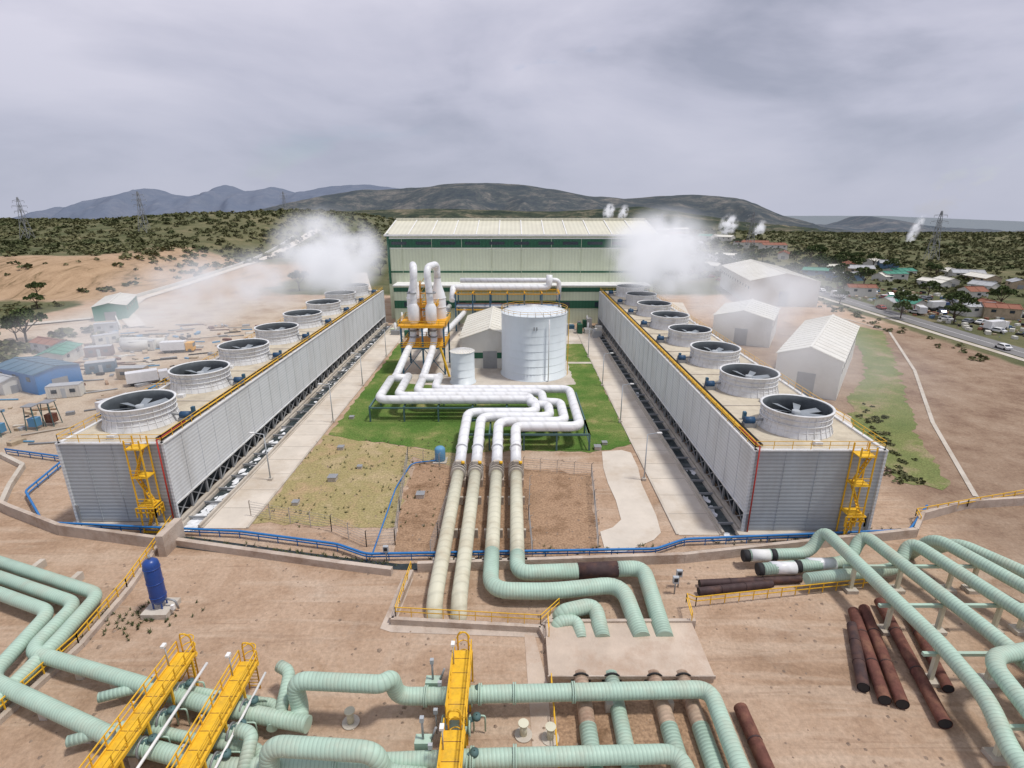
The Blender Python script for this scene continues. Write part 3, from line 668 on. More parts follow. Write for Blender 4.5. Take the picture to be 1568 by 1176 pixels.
b=MB(); r=.64
LP=[[(-75,59.2,1.5),(-42.6,47.6,1.5),(-41.9,41,1.5),(-42.2,34,1.0),(-43,28,.8)],
 [(-75,57.5,1.5),(-43.9,46.2,1.5),(-43.4,39.9,1.5),(-30.2,36.1,1.5),(-24.9,34.4,1.5),(-15.8,32.6,1.5)],
 [(-75,55.8,1.5),(-45.6,45,1.5),(-44.4,36.9,1.5),(-29.4,31.2,1.5),(-20.7,29.1,1.5),(-9.9,29.5,1.5),(-2.5,29.6,1.8),(12.2,29.9,1.9),(12.4,26.9,1.9),(12.4,20,1.9)]]
for p in LP: b.tube(p,r,'mint_pipe',16,1.3)
b.tube([(-16.6,32.8,1.3),(-16.9,34.0,1.6),(-17.2,34.2,4.2),(-10.2,33.8,4.2),(-9.6,34.6,4.0),(-9.3,34.9,1.8),(-6,35,1.7),(-2.9,34.9,2),(16.2,35.4,2.0),(16.1,29,2),(16.1,20,2)],.68,'mint_pipe',18,1.2)
b.tube([(-17.5,27.5,1.0),(-17.0,28.5,1.5),(-16.9,28.7,4.2),(-9.3,28.2,4.2),(-9,28.4,1.8),(-6,28.2,1.7)],.68,'mint_pipe',18,1.2)
for y0_,dx in ((36.5,0),(32.6,.4)):
    b.tube([(-34+dx,y0_-1.2,1.2),(-30+dx,y0_+.3,1.2),(-26.5+dx,y0_-.6,1.2),(-24.5+dx,y0_-1.0,1.2),(-21+dx,y0_-1.6,1.2),(-19+dx,y0_-1.8,1.2),(-18.6+dx,y0_-4,1.2)],.42,'mint_pipe',12,1)
b.tube([(-19.7,37.2,2.6),(-18.6,36.6,2.6),(-18.2,33,1.5)],.5,'mint_pipe',12,.8); b.tube([(-20.4,31.2,2.6),(-19.2,30.9,2.6),(-18.9,28,1.5)],.5,'mint_pipe',12,.8)
def flange(x,y,z,r=.82,ax='x',mat='mint_plain'):
    d=Vector((.1,0,0)) if ax=='x' else Vector((0,.1,0)); c=Vector((x,y,z)); b.cyl(c-d*1.4,c-d*.2,r,mat,18); b.cyl(c+d*.2,c+d*1.4,r,mat,18)
for x,y,z in ((-2.6,34.95,1.95),(0.2,35,2),(-2.9,29.6,1.75),(.2,29.7,1.8),(-7,35,1.7),(-12.6,29.4,1.5),(5,35.1,2)): flange(x,y,z)
for x,y in ((-70,57.6),(-62,54.7),(-54,51.9),(-48,49.6),(-38,38.5),(-34,37.2),(-38,34.5),(-33,32.5),(8,35.2),(13,35.3),(-14,29.3)): b.box((x,y,.45),(.6,.6 if x>-45 else 5,.9),'concrete')
b.build('brine_pipes')
b=MB()
for wx,ys in ((-28,(35.6,33.0,30.6,27.5)),(-22,(33.9,31.8,29.4,27.2)),(-4.3,(35,32.4,29.5))):
    for yy in ys:
        z=1.6
        b.cyl((wx-1.0,yy,z),(wx+1.0,yy,z),.55,'mint_plain',14)
        for q in (-1.05,-.65,.65,1.05): b.cyl((wx+q-.06,yy,z),(wx+q+.06,yy,z),.74,'steel_grey' if abs(q)<1 else 'mint_plain',16)
        b.cyl((wx+.0,yy,z),(wx+1.5,yy,z+.8),.2,'steel_teal',10); b.lathe((wx+1.6,yy,z+.9),[(.05,-.2),(.32,-.14),(.32,.14),(.05,.2)],'steel_teal',14)
        b.box((wx,yy,.5),(.7,.7,1),'concrete')
        b.cyl((wx-1.6,yy+.4,.3),(wx-1.6,yy+.4,2.6),.06,'steel_grey',6); b.box((wx-1.6,yy+.4,2.6),(.32,.26,.4),'blade')
        b.tube([(wx+1.3,yy+.7,.2),(wx+1.3,yy+.7,1.8),(wx+2.2,yy+.7,1.8),(wx+2.2,yy+.7,.2)],.07,'mint_plain',6,.2)
for x,y in ((-13,34),(3.0,32.6),(.9,32.9),(-13,26.5)):
    b.cyl((x,y,0),(x,y,1.2),.28,'cream_pipe',14); b.cyl((x,y,0),(x,y,.12),.7,'concrete',18); b.cyl((x,y,1.2),(x,y,1.3),.42,'cream_pipe',14)
for y in (36.3,30.9):
    b.box((-6.6,y,1.6),(1.2,.8,1.0),'mint_plain'); b.cyl((-6.6,y,2.1),(-6.6,y,4.0),.09,'steel_grey',8); b.cyl((-6.6,y,0),(-6.6,y,1.2),.3,'mint_plain',12)
    b.cyl((-6.0,y,2.0),(-5.6,y,3.2),.09,'steel_grey',8); b.box((-6.6,y,4.0),(.3,.3,.4),'blade')
b.build('valve_assembly')
def walkway(x,ya,yb,z,w=1.5):
    b=MB(); b.box((x,(ya+yb)/2,z),(w,yb-ya,.18),'yellow_floor')
    for sg in (-1,1):
        b.box((x+sg*w/2,(ya+yb)/2,z+.05),(.1,yb-ya,.3),'yellow'); b.rail([(x+sg*(w/2-.02),ya,z+.1),(x+sg*(w/2-.02),yb,z+.1)],'yellow',1.15,1.4,.08)
    for yy in np.arange(ya+.5,yb,3.0):
        for sg in (-1,1): b.beam((x+sg*w/2,yy,0),(x+sg*w/2,yy,z),.16,'yellow')
        b.beam((x-w/2,yy,.4),(x+w/2,yy,z-.2),.1,'yellow')
    for yy in np.arange(ya+1.2,yb,1.5): b.box((x,yy,z+.095),(w-.1,.04,.02),'rust')
    for sg in (-1,1):
        b.tube([(x+sg*.45,yb+.15,0),(x+sg*.45,yb+.15,z+1.6),(x+sg*.2,yb-.1,z+2.1),(x,yb-.1,z+2.1)],.07,'yellow',6,.5)
    for zz in np.arange(.3,z+.2,.35): b.beam((x-.45,yb+.15,zz),(x+.45,yb+.15,zz),.05,'yellow')
    for zz in (z-.6,z+.4,z+1.2):
        pts=[(x+.55*math.cos(a),yb+.2+.65*math.sin(a),zz) for a in np.linspace(0,math.pi,8)]; b.tube(pts,.05,'yellow',5,.05)
    b.cyl((x-w/2+.1,yb-1.5,z),(x-w/2+.1,yb-1.5,z+2.3),.05,'blade',6); b.box((x-w/2+.1,yb-1.6,z+2.3),(.3,.45,.2),'paint_white')
    b.build('yellow_walkway')
walkway(-28.0,22,38.2,3.0); walkway(-22.2,22,37.2,3.0); walkway(-4.2,31.6,38.2,3.2); walkway(-4.2,21,30.6,3.2)
b=MB()
for x in (-30,-24): b.cyl((x,22,1.2),(x,36,1.2),.12,'blade',8)
b.tube([(-26.0,22,2.6),(-26.0,37.5,2.6)],.12,'paint_white',8); b.tube([(-20.6,22,2.6),(-20.6,36.5,2.6)],.1,'paint_white',8)
b.build('instrument_conduit')
b=MB(); c=(-36,46.9)
b.box((c[0],c[1],.3),(2.6,2.6,.6),'concrete')
b.lathe((c[0],c[1],0),[(.02,1.0),(.45,1.1),(.72,1.45),(.75,1.7),(.75,5.6),(.68,5.95),(.4,6.2),(.02,6.3)],'blue_vessel',24)
for a in (.8,2.4,3.9,5.5): b.beam((c[0]+.6*math.cos(a),c[1]+.6*math.sin(a),.5),(c[0]+.6*math.cos(a),c[1]+.6*math.sin(a),1.8),.12,'blue_vessel')
b.cyl((c[0],c[1],6.2),(c[0],c[1],6.7),.12,'steel_grey',8); b.tube([(c[0]+.7,c[1],1.5),(c[0]+1.6,c[1],1.3),(c[0]+1.8,c[1],.3)],.1,'steel_grey',8,.3); b.box((c[0]+1.6,c[1]-.5,.9),(.3,.3,.5),'paint_white')
for zz in (2.0,3.6,5.3): b.lathe((c[0],c[1],zz),[(.75,-.04),(.79,-.04),(.79,.04),(.75,.04)],'blue_vessel',24)
b.build('blue_pressure_vessel')
b=MB(); r=.66
def sleeve(x0,x1,y,z,m): b.cyl((x0,y,z),(x1,y,z),r+.03,m,14)
for p,bd in (([(27,54.2,1.5),(34.3,54.6,1.5),(35.9,55.6,4),(36.7,38.2,4),(36.6,33,3.6),(35.2,29,3),(34.5,22,3)],1.5),
 ([(27.4,51.7,1.5),(37.8,53,1.5),(40.0,54.8,4),(42.0,40,4),(42.6,33,3.8),(42.0,24,3.8)],1.5),
 ([(31.6,50,1.5),(42.6,51.8,1.5),(44.4,53.4,4),(47.2,41,4),(49,33,4),(50,24,4)],1.5),
 ([(46.8,56,.2),(47.6,54,4),(51.2,43,4),(54,35,4),(56,24,4)],1.5),
 ([(54,38.5,4.6),(47,37.6,4.6),(39.6,36.2,4.6),(38.6,35,4.6),(37.8,29,4.2),(37,22,4)],1.3),
 ([(54,36.3,4.6),(44,35.2,4.6),(41.2,34.6,4.6),(40.6,32,4.4),(39.8,22,4)],1.3),
 ([(50,57,.2),(50.8,54.5,3),(60,36,3.5),(66,24,3.5)],1.5)): b.tube(p,r,'mint_pipe',16,bd)
for x0_,x1_,y,m in ((26.4,27.1,54.15,'black'),(27.3,29.4,54.22,'paint_white'),(29.6,30.2,54.3,'black'),(27,27.6,51.7,'black'),(28.6,31.3,51.95,'white_pipe'),(31.3,32,52.2,'black'),(33,36,52.6,'white_pipe')): sleeve(x0_,x1_,y,1.5,m)
for yy in (50,44,38,31):
    b.box((42.5,yy,3.1),(14.5,.3,.3),'mint_plain')
    for xx in (36.5,41.5,47,49.5): b.beam((xx,yy,0),(xx,yy,3.2),.35,'cream_pipe'); b.box((xx,yy,.2),(1.2,1.2,.4),'concrete')
b.build('brine_pipes')
b=MB()
for a,c,rr,m in (((34.6,46.2),(31.0,35.6),.52,'rust'),((35.9,46.6),(32.2,35.2),.52,'rust'),((38.1,47.6),(34.4,33.4),.52,'rust'),((33.3,44.2),(30.0,36.9),.5,'darkrust'),((40.0,46.0),(37.2,36.8),.45,'rust'),((18.7,34.9),(18.6,25),.55,'rust'),((19.9,49.3),(28.3,50.6),.42,'darkrust'),((20.4,50.6),(31.8,51.4),.42,'darkrust')):
    A=Vector((*a,rr+.05));B=Vector((*c,rr+.05)); b.cyl(A,B,rr,m,16,caps=False); d=(B-A).normalized()
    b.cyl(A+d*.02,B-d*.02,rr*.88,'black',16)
    for t in (.3,.63): P_=A.lerp(B,t); b.cyl(P_-d*.06,P_+d*.06,rr+.03,'darkrust',16)
b.build('stacked_rusty_pipes')
b=MB(); rs=random.Random(2)
for i in range(1000):
    if i<650: x,y=rs.uniform(-45,50),rs.uniform(24,56)
    else: x,y=rs.uniform(-34,12),rs.uniform(57,83)
    s_=rs.uniform(.06,.2)*(1.6 if rs.random()<.08 else 1); a=rs.uniform(0,3)
    p=[(x+s_*math.cos(a+k*1.257)*rs.uniform(.7,1.2),y+s_*math.sin(a+k*1.257)*rs.uniform(.7,1.2),.0) for k in range(5)]
    t=(x+s_*.1,y,s_*.8); bi=len(b.v); b.v+=p+[t]
    for k in range(5): b.face([bi+k,bi+(k+1)%5,bi+5],'stone')
b.build('scattered_stones')
b=MB()
for i in range(520):
    q=rs.random()
    if q<.3: x,y=rs.uniform(-34,-10),rs.uniform(62,90)
    elif q<.6: t=rs.random(); x,y=-41.5+t*28+rs.gauss(0,.5),59.3-t*5+rs.gauss(0,.4)
    elif q<.75: x,y=-38+rs.gauss(0,2),46+rs.gauss(0,1.5)
    else: t=rs.random(); x,y=-10+t*60,55.5+t*6+rs.gauss(0,.5)
    for k in range(6):
        a=rs.uniform(0,6.28); r_=rs.uniform(.15,.4); b.poly([(x,y,0),(x+.12*math.sin(a),y-.12*math.cos(a),0),(x+r_*math.cos(a),y+r_*math.sin(a),rs.uniform(.2,.45))],'leaf_scrub')
b.build('grass_tufts')

def fence(name,pts,h=2.2):
    b=MB()
    for a,c in zip(pts[:-1],pts[1:]):
        n=max(1,int(math.dist(a,c)/2.6))
        for i in range(n+1):
            t=i/n; x=a[0]+(c[0]-a[0])*t;y=a[1]+(c[1]-a[1])*t
            b.beam((x,y,0),(x,y,h),.09,'concrete'); b.beam((x,y,h),(x+.25,y-.25,h+.35),.07,'concrete')
        for hh in np.arange(.3,h+.1,.38): b.beam((*a,hh),(*c,hh),.025,'steel_grey')
    b.build(name)
fence('security_fence',[(-34.9,65),(-23,61.4),(-17.7,58),(-14.3,58.4),(-15.2,66),(-16.9,81.8),(-8.8,78.3)])
fence('security_fence',[(1.8,78.3),(12.1,76.1),(11.4,68),(10.3,57)])
fence('security_fence',[(-8.6,72),(-9.3,60),(-9.6,56)]); fence('security_fence',[(2.6,72),(2.2,64),(2.4,56)])
def lamp(x,y,h=8,ang=0):
    b=MB(); b.cyl((0,0,0),(0,0,h),.11,'blade',8,.07); b.beam((0,0,h),(math.cos(ang)*1.4,math.sin(ang)*1.4,h+.25),.1,'blade'); b.box((math.cos(ang)*1.7,math.sin(ang)*1.7,h+.25),(.7,.35,.16),'paint_white',ang); b.box((0,0,.2),(.6,.6,.4),'concrete'); b.build('street_lamp',(x,y,0))
for x,y,a in ((19.9,75,0),(-36.4,75,3.14),(20.6,120,0),(-34.0,120,3.14),(20.6,98,0),(-34,98,3.14),(20.6,145,0),(-34,145,3.14)): lamp(x,y,7.5,a)
b=MB(); b.lathe((-11.6,81.5,0),[(.01,.2),(.8,.2),(.85,.5),(.85,2.2),(.6,2.5),(.01,2.6)],'blue_light',18); b.box((-11.6,81.5,.1),(2.2,2.2,.2),'concrete'); b.build('blue_water_tank')
b=MB()
for x,y,s_ in ((-27,75,1.0),(-30,68,.7),(-13,70,.9),(-24,79,.6),(-29,86,.8),(14.5,86,.9),(16,88,.7),(-31,100,.7)): b.box((x,y,.35*s_),(s_*1.2,s_*1.2,.7*s_),'concrete'); b.box((x,y,.72*s_),(s_*1.35,s_*1.35,.08),'steel_grey')
b.build('concrete_inspection_boxes')
b=MB()
for x,y in ((17.4,49.5),(18.1,50.6),(-14.6,55)):
    b.cyl((x,y,0),(x,y,1.6),.08,'steel_grey',8); b.box((x,y,1.8),(.6,.35,.8),'blade'); b.box((x,y-.19,1.85),(.4,.03,.4),'black')
b.build('instrument_stands')

# ------------------------------------------------------------ left yard
def container(name,x,y,rot,mat,l=6,h=2.6,w=2.4,z=None):
    b=MB(); b.box((0,0,h/2+.1),(l,w,h),mat)
    for i in range(int(l/.5)+1):
        for sg in (-1,1): b.box((-l/2+i*.5,sg*(w/2+.03),h/2+.1),(.2,.06,h-.2),mat)
    b.box((0,0,h+.14),(l+.1,w+.1,.1),'roof_grey')
    for k in (-.28,.28): b.box((k*l,-w/2-.07,h*.6),(1.0,.05,.8),'window')
    b.box((0,-w/2-.07,h*.42),(.8,.05,h*.8),'blade')
    o=b.build(name,(x,y,float(hgt(x,y)))); o.rotation_euler=(0,0,rot)
gable('site_office',-108,121,9,16,4.6,.8,1.15,'blue_pipe','steel_blue',None)
gable('white_site_cabin',-113,117,4,9,3,.6,1.15,'wall_white','roof_grey',None)
gable('green_roof_shelter',-147,205,10,26,5,1,.45,'roof_green','wall_white',None)
gable('site_store',-118,140,6,12,3.2,.8,.3,'wall_white','roof_green')
gable('site_store',-128,150,5,10,3,.8,1.2,'roof_grey','roof_rust')
for i,(x,y,r_,m_) in enumerate(((-96,113,.3,'wall_white'),(-101,131,.5,'steel_blue'),(-112,146,.4,'rust'),(-104,152,.2,'wall_white'),(-120,160,.9,'wall_white'),(-131,176,.4,'roof_grey'),(-90,126,.1,'crate'))): container('shipping_container',x,y,r_,m_)
b=MB()
for x,y,r_ in ((-109,151,.1),(-106,154,.1),(-112,155,.1)):
    b.cyl((x,y,1.6),(x+7,y+.8,1.6),1.4,'wall_white',16)
    for q in (1,6): b.box((x+q,y+q*.11,.3),(.5,2.4,.6),'steel_grey')
b.build('horizontal_tanks')
b=MB()
rs=random.Random(3)
for i in range(360):
    x=rs.uniform(-128,-62); y=rs.uniform(84,185)
    s_=rs.uniform(.3,1.2); m_=rs.choice(['crate','wall_white','steel_grey','rust','roof_grey','blue_light','concrete','mud','black'])
    if rs.random()<.6: b.box((x,y,s_*.3),(s_*rs.uniform(.8,3.5),s_*rs.uniform(.6,1.4),s_*.6),m_,rs.uniform(0,3))
    else:
        a=rs.uniform(0,.6); l=rs.uniform(3,9); b.cyl((x,y,.2),(x+l*math.cos(a),y+l*math.sin(a),.2),.16,m_,8)
b.build('construction_materials')
b=MB()
for x,y in ((-88,95),(-86.5,97),(-92,92)):
    for q in ((-1,-1),(1,-1),(1,1),(-1,1)): b.beam((x+q[0],y+q[1],0),(x+q[0]*.7,y+q[1]*.7,4.5),.15,'steel_teal')
    b.box((x,y,4.6),(2,2,.15),'steel_grey'); b.box((x,y,1.4),(1.4,1.4,1.6),'rust' if x>-88 else 'blue_light')
b.build('drilling_equipment')
def strip(pts,w,mat,z):
    b=MB(); P=[Vector(p) for p in pts]; Q=[]
    for a,c in zip(P[:-1],P[1:]):
        n=max(1,int((c-a).length/8)); Q+=[a.lerp(c,i/n) for i in range(n)]
    Q.append(P[-1]); prev=None
    for i,q in enumerate(Q):
        t=(Q[min(i+1,len(Q)-1)]-Q[max(0,i-1)]).normalized(); n=Vector((-t.y,t.x))
        row=[(*(q+n*w/2),float(hgt(*(q+n*w/2)))+z),(*(q-n*w/2),float(hgt(*(q-n*w/2)))+z)]
        if prev: b.poly([prev[0],prev[1],row[1],row[0]],mat)
        prev=row
    return b
strip([(-125,182),(-150,212),(-160,238),(-164,280),(-170,330),(-185,450),(-200,594)],5,'road_conc',.3).build('dirt_access_road')
b=MB(); wp_=[(-128,178),(-154,212),(-163,238),(-167,280),(-173,330),(-186,420),(-198,520)]
for a,c in zip(wp_[:-1],wp_[1:]):
    n=int(math.dist(a,c)/6)+1
    for i in range(n):
        p=(a[0]+(c[0]-a[0])*i/n,a[1]+(c[1]-a[1])*i/n); q=(a[0]+(c[0]-a[0])*(i+1)/n,a[1]+(c[1]-a[1])*(i+1)/n)
        b.beam((*p,float(hgt(*p))+.7),(*q,float(hgt(*q))+.7),.4,'wall_white',1.8)
b.build('boundary_wall')
strip([(-66,95),(-64,140),(-64,200),(-70,260),(-90,330)],9,'road_conc',.04).build('dirt_access_road')
strip([(-230,150),(-196,166),(-172,180),(-150,196)],4,'concrete',.4).build('concrete_drain')

# ------------------------------------------------------------ right side roads and village
strip([(150,60),(142,120),(141.5,170),(142,260),(147,400),(165,560),(200,700)],9,'asphalt',.08).build('asphalt_road')
strip([(150,60),(142,120),(141.5,170),(142,260),(147,400),(165,560)],.2,'paint_white',.1).build('road_marking')
strip([(143,60),(136,120),(135,170),(135.4,260)],2.2,'concrete',.06).build('roadside_path')
sheet('grass_slope',ragged([(112,190),(120,176),(104,146),(88,118),(75,96),(64,72),(58,74),(62,92),(72,112),(84,126),(98,150)],.8,1.5),'slope_grass',.05)
strip([(119,196),(122,176),(100,132),(80,98),(66,70)],.7,'concrete',.1).build('drainage_kerb')
strip([(68,230),(60,190),(56,150),(58,120),(66,90)],6,'road_conc',.045).build('dirt_access_road')
def carmesh(body):
    b=MB(); pr=[(-2.2,.35),(-2.25,.85),(-1.6,.98),(-1.0,1.5),(.9,1.52),(1.6,1.0),(2.2,.85),(2.25,.4)]
    for sg in (-1,1): b.poly([(x_,sg*.88,z_) for x_,z_ in (pr if sg<0 else pr[::-1])],body)
    for (xa,za),(xb,zb) in zip(pr,pr[1:]+pr[:1]): b.poly([(xa,-.88,za),(xa,.88,za),(xb,.88,zb),(xb,-.88,zb)],body)
    for sg in (-1,1): b.poly([(-1.3,sg*.89,1.02),(-.9,sg*.89,1.42),(.85,sg*.89,1.44),(1.3,sg*.89,1.02)],'window')
    b.poly([(-1.55,-.75,1.03),(-1.05,-.7,1.46),(-1.05,.7,1.46),(-1.55,.75,1.03)],'window'); b.poly([(1.56,-.75,1.04),(.96,-.7,1.5),(.96,.7,1.5),(1.56,.75,1.04)],'window')
    for x_ in (-1.4,1.4):
        for sg in (-1,1): b.cyl((x_,sg*.7,.33),(x_,sg*.92,.33),.34,'tyre',12)
    return b.build('car_mesh',link=False).data
cars=[carmesh(m_) for m_ in ('car_white','car_white','car_grey','car_red','car_blue')]
def truck(x,y,r_,m_):
    b=MB(); b.box((3.2,0,1.5),(1.9,2.3,2.2),m_); b.box((4.17,0,1.9),(.04,2.0,.9),'window'); b.box((-1,0,1.9),(6.2,2.4,2.3),'car_white'); b.box((0,0,.6),(8,1.2,.3),'black')
    for xx in (3.2,-1.2,-3):
        for sg in (-1,1): b.cyl((xx,sg*.8,.5),(xx,sg*1.15,.5),.5,'tyre',12)
    o=b.build('truck',(x,y,float(hgt(x,y))+.08)); o.rotation_euler=(0,0,r_)
rs=random.Random(5)
for i in range(46):
    if i<8: x,y,r_=141.5+rs.choice([-2,2]),rs.uniform(150,380),math.pi/2
    elif i<36: x,y,r_=rs.uniform(150,184),rs.uniform(170,255),rs.uniform(-.4,.4)+rs.choice([0,1.57])
    else: x,y,r_=rs.uniform(100,132),rs.uniform(290,340),rs.uniform(0,3)
    inst('parked_car' if i>=8 else 'car',rs.choice(cars),(x,y,float(hgt(x,y))+.12),r_)
for x,y,r_,m_ in ((152,205,1.2,'car_red'),(158,178,.3,'car_white'),(166,215,.2,'car_blue'),(128,300,.4,'car_red'),(141,240,1.57,'car_white'),(-84,122,.6,'car_white'),(-93,150,.2,'orange'),(-78,104,1.2,'car_white')): truck(x,y,r_,m_)
for i in range(38):
    x=rs.uniform(152,250); y=rs.uniform(195,420)
    if i%4==0: x=rs.uniform(95,136);y=rs.uniform(290,430)
    gable('village_house',x,y,rs.uniform(5,9),rs.uniform(7,18),rs.uniform(2.6,4),rs.uniform(.8,1.6),rs.uniform(-.5,.5)+rs.choice([0,1.57]),rs.choice(['wall_white','crate','wall_white','hall_cream','roof_blue']),rs.choice(['roof_white','roof_green','roof_rust','roof_grey','roof_grey','roof_white']))
for i in range(22):
    x=rs.uniform(60,260); y=rs.uniform(480,800)
    gable('village_house',x,y,rs.uniform(8,14),rs.uniform(10,26),rs.uniform(3,6),1.5,rs.uniform(0,3),'wall_white',rs.choice(['roof_white','roof_grey','roof_green','roof_rust']))
b=MB()
for i in range(380):
    x=rs.uniform(148,190); y=rs.uniform(160,270); s_=rs.uniform(.3,1.3); b.box((x,y,float(hgt(x,y))+s_*.4),(s_*rs.uniform(.6,2.4),s_,s_*.8),rs.choice(['wall_white','crate','roof_blue','roof_rust','black','steel_grey','roof_white']),rs.uniform(0,3))
b.build('roadside_market_goods')

def pylon(x,y,h,w=7):
    b=MB(); z0=float(hgt(x,y)); lv=[(0,w/2),(h*.3,w*.33),(h*.6,w*.19),(h*.85,w*.12),(h,.3)]
    for (za,ra),(zb,rb_) in zip(lv[:-1],lv[1:]):
        c4=((-1,-1),(1,-1),(1,1),(-1,1))
        for k in range(4):
            a,c=c4[k],c4[(k+1)%4]
            b.beam((a[0]*ra,a[1]*ra,za),(a[0]*rb_,a[1]*rb_,zb),.24,'steel_grey')
            b.beam((a[0]*ra,a[1]*ra,za),(c[0]*rb_,c[1]*rb_,zb),.13,'steel_grey'); b.beam((c[0]*ra,c[1]*ra,za),(a[0]*rb_,a[1]*rb_,zb),.13,'steel_grey')
            b.beam((a[0]*rb_,a[1]*rb_,zb),(c[0]*rb_,c[1]*rb_,zb),.13,'steel_grey')
    for zz,l in ((h*.68,5),(h*.8,6),(h*.92,4.5)):
        for sg in (-1,1): b.beam((0,0,zz+.8),(sg*l,0,zz),.16,'steel_grey'); b.beam((0,0,zz-.8),(sg*l,0,zz),.16,'steel_grey'); b.cyl((sg*l,0,zz),(sg*l,0,zz-1.6),.12,'blade',6)
    b.build('transmission_pylon',(x,y,z0-.5))
for x,y,h in ((-377,446,32),(-300,470,32),(-345,884,32),(293,396,34),(200,480,32),(155,600,28)): pylon(x,y,h)

# ------------------------------------------------------------ vegetation
def blob_faces(rs,n,R,H,size):
    out=[]
    for i in range(n):
        a=rs.rand()*6.283; ph=math.acos(rs.rand()*1.2-.2 if rs.rand()<.9 else rs.rand()); rr=R*(.6+.45*rs.rand())
        c=np.array([rr*math.sin(ph)*math.cos(a),rr*math.sin(ph)*math.sin(a),H*math.cos(ph)*(.7+.4*rs.rand())+H*.3])
        n1=rs.randn(3);n1/=np.linalg.norm(n1);n2=np.cross(n1,rs.randn(3));n2/=np.linalg.norm(n2)
        s_=size*(.6+.8*rs.rand()); out.append([c+n1*s_,c+n2*s_,c-n1*s_*.8,c-n2*s_])
    return np.array(out)
rsn=np.random.RandomState(4)
temps=[blob_faces(rsn,22,1,.8,.40) for _ in range(10)]
def scatter(name,pts,sizes,mat='leaf_scrub'):
    V=[]; P=np.array(pts); Zs=hgt(P[:,0],P[:,1])
    for (x_,y_),s_,z_ in zip(pts,sizes,Zs):
        t=temps[rsn.randint(10)]*s_; a=rsn.rand()*6.28; c_,d_=math.cos(a),math.sin(a)
        t=np.stack([t[...,0]*c_-t[...,1]*d_,t[...,0]*d_+t[...,1]*c_,t[...,2]*.75],-1)+np.array([x_,y_,z_]); V.append(t.reshape(-1,3))
    V=np.concatenate(V); F=np.arange(len(V)).reshape(-1,4)
    me=bpy.data.meshes.new(name); me.from_pydata(V.tolist(),[],F.tolist()); me.materials.append(MATS[mat]); o=bpy.data.objects.new(name,me); COL.objects.link(o)
NC=26000; yc_=250+850*rsn.rand(NC)**1.25; xc_=(rsn.rand(NC)*2-1)*(yc_*1.02+60); fm=fbm(xc_/60,yc_/60,8); rr_=rsn.rand(NC,2)
keep=~((xc_>-165)&(xc_<140)&(yc_<300)); keep&=~((xc_>-175)&(xc_<-60)&(yc_<420)); keep&=~((xc_>-320)&(xc_<-150)&(yc_<310)&(rr_[:,0]<.9))
keep&=~((xc_>130)&(xc_<200)&(yc_<420)&(rr_[:,0]<.8)); keep&=~((fm<-.3)&(rr_[:,1]<.8))
ii=np.nonzero(keep)[0][:11000]; pts=[(xc_[i],yc_[i]) for i in ii]; sz=[(.8+1.5*rsn.rand()**1.5)*(1+yc_[i]/900) for i in ii]
scatter('scrubland_bushes',pts,sz)
pts=[];sz=[]
while len(pts)<900:
    x_=rsn.choice([-1,1])*rsn.uniform(135,330); y_=rsn.uniform(90,300)
    if x_<0 and x_>-178: continue
    if 0<x_<190 : continue
    if -320<x_<-150 and y_>225 and rsn.rand()<.93: continue
    pts.append((x_,y_)); sz.append(.7+1.9*rsn.rand()**2)
for i in range(45):
    t=rsn.rand(); pts.append((57+t*16+rsn.randn()*1.2,72+t*34+rsn.randn()*1.6)); sz.append(.3+.5*rsn.rand())
for i in range(40): pts.append((-136+rsn.randn()*7,150+rsn.randn()*16)); sz.append(1+1.8*rsn.rand())
for i in range(60): pts.append((122+rsn.randn()*1.5+rsn.rand()*10,140+rsn.rand()*110)); sz.append(.4+.8*rsn.rand())
scatter('shrubs',pts,sz)
def treemesh(seed,H=7):
    rs=np.random.RandomState(seed); b=MB(); top=[]
    b.tube([(0,0,-.2),(.1,.1,H*.3),(.25,-.1,H*.5)],.22,'bark',8,.3)
    for i in range(6):
        a=i*1.05+rs.rand(); r_=H*(.25+.2*rs.rand()); p=(r_*math.cos(a),r_*math.sin(a),H*(.6+.25*rs.rand())); b.tube([(.1,0,H*.35),(p[0]*.5,p[1]*.5,H*.52),p],.09,'bark',6,.3); top.append(p)
    top.append((0,0,H*.88))
    for p in top:
        for q in range(2):
            f=blob_faces(rs,70,H*.17*(.7+.6*rs.rand()),H*.13,.3)+np.array(p)+rs.randn(3)*H*.05
            for t in f: b.poly([tuple(k) for k in t],'leaf_dark')
    return b.build('tree_mesh',link=False).data
tms=[treemesh(i) for i in range(4)]
rs=random.Random(9)
tp=[(132,268),(136,282),(128,300),(120,315),(146,206),(139,196),(134,226),(110,330),(98,320),(88,300),(76,310),(152,188),(158,196),(147,250),(96,350),(70,345),(118,355),(140,330),(60,330),(84,372),(150,300),(-142,158),(-150,164),(-146,150),(-158,160),(-100,262),(-185,215),(-205,240),(156,262),(170,270),(180,240),(190,215),(-60,300),(-75,320)]
for x_,y_ in tp+[(rs.uniform(60,260),rs.uniform(300,520)) for _ in range(60)]: inst('acacia_tree',rs.choice(tms),(x_,y_,float(hgt(x_,y_))),rs.uniform(0,6),rs.uniform(.8,1.5))

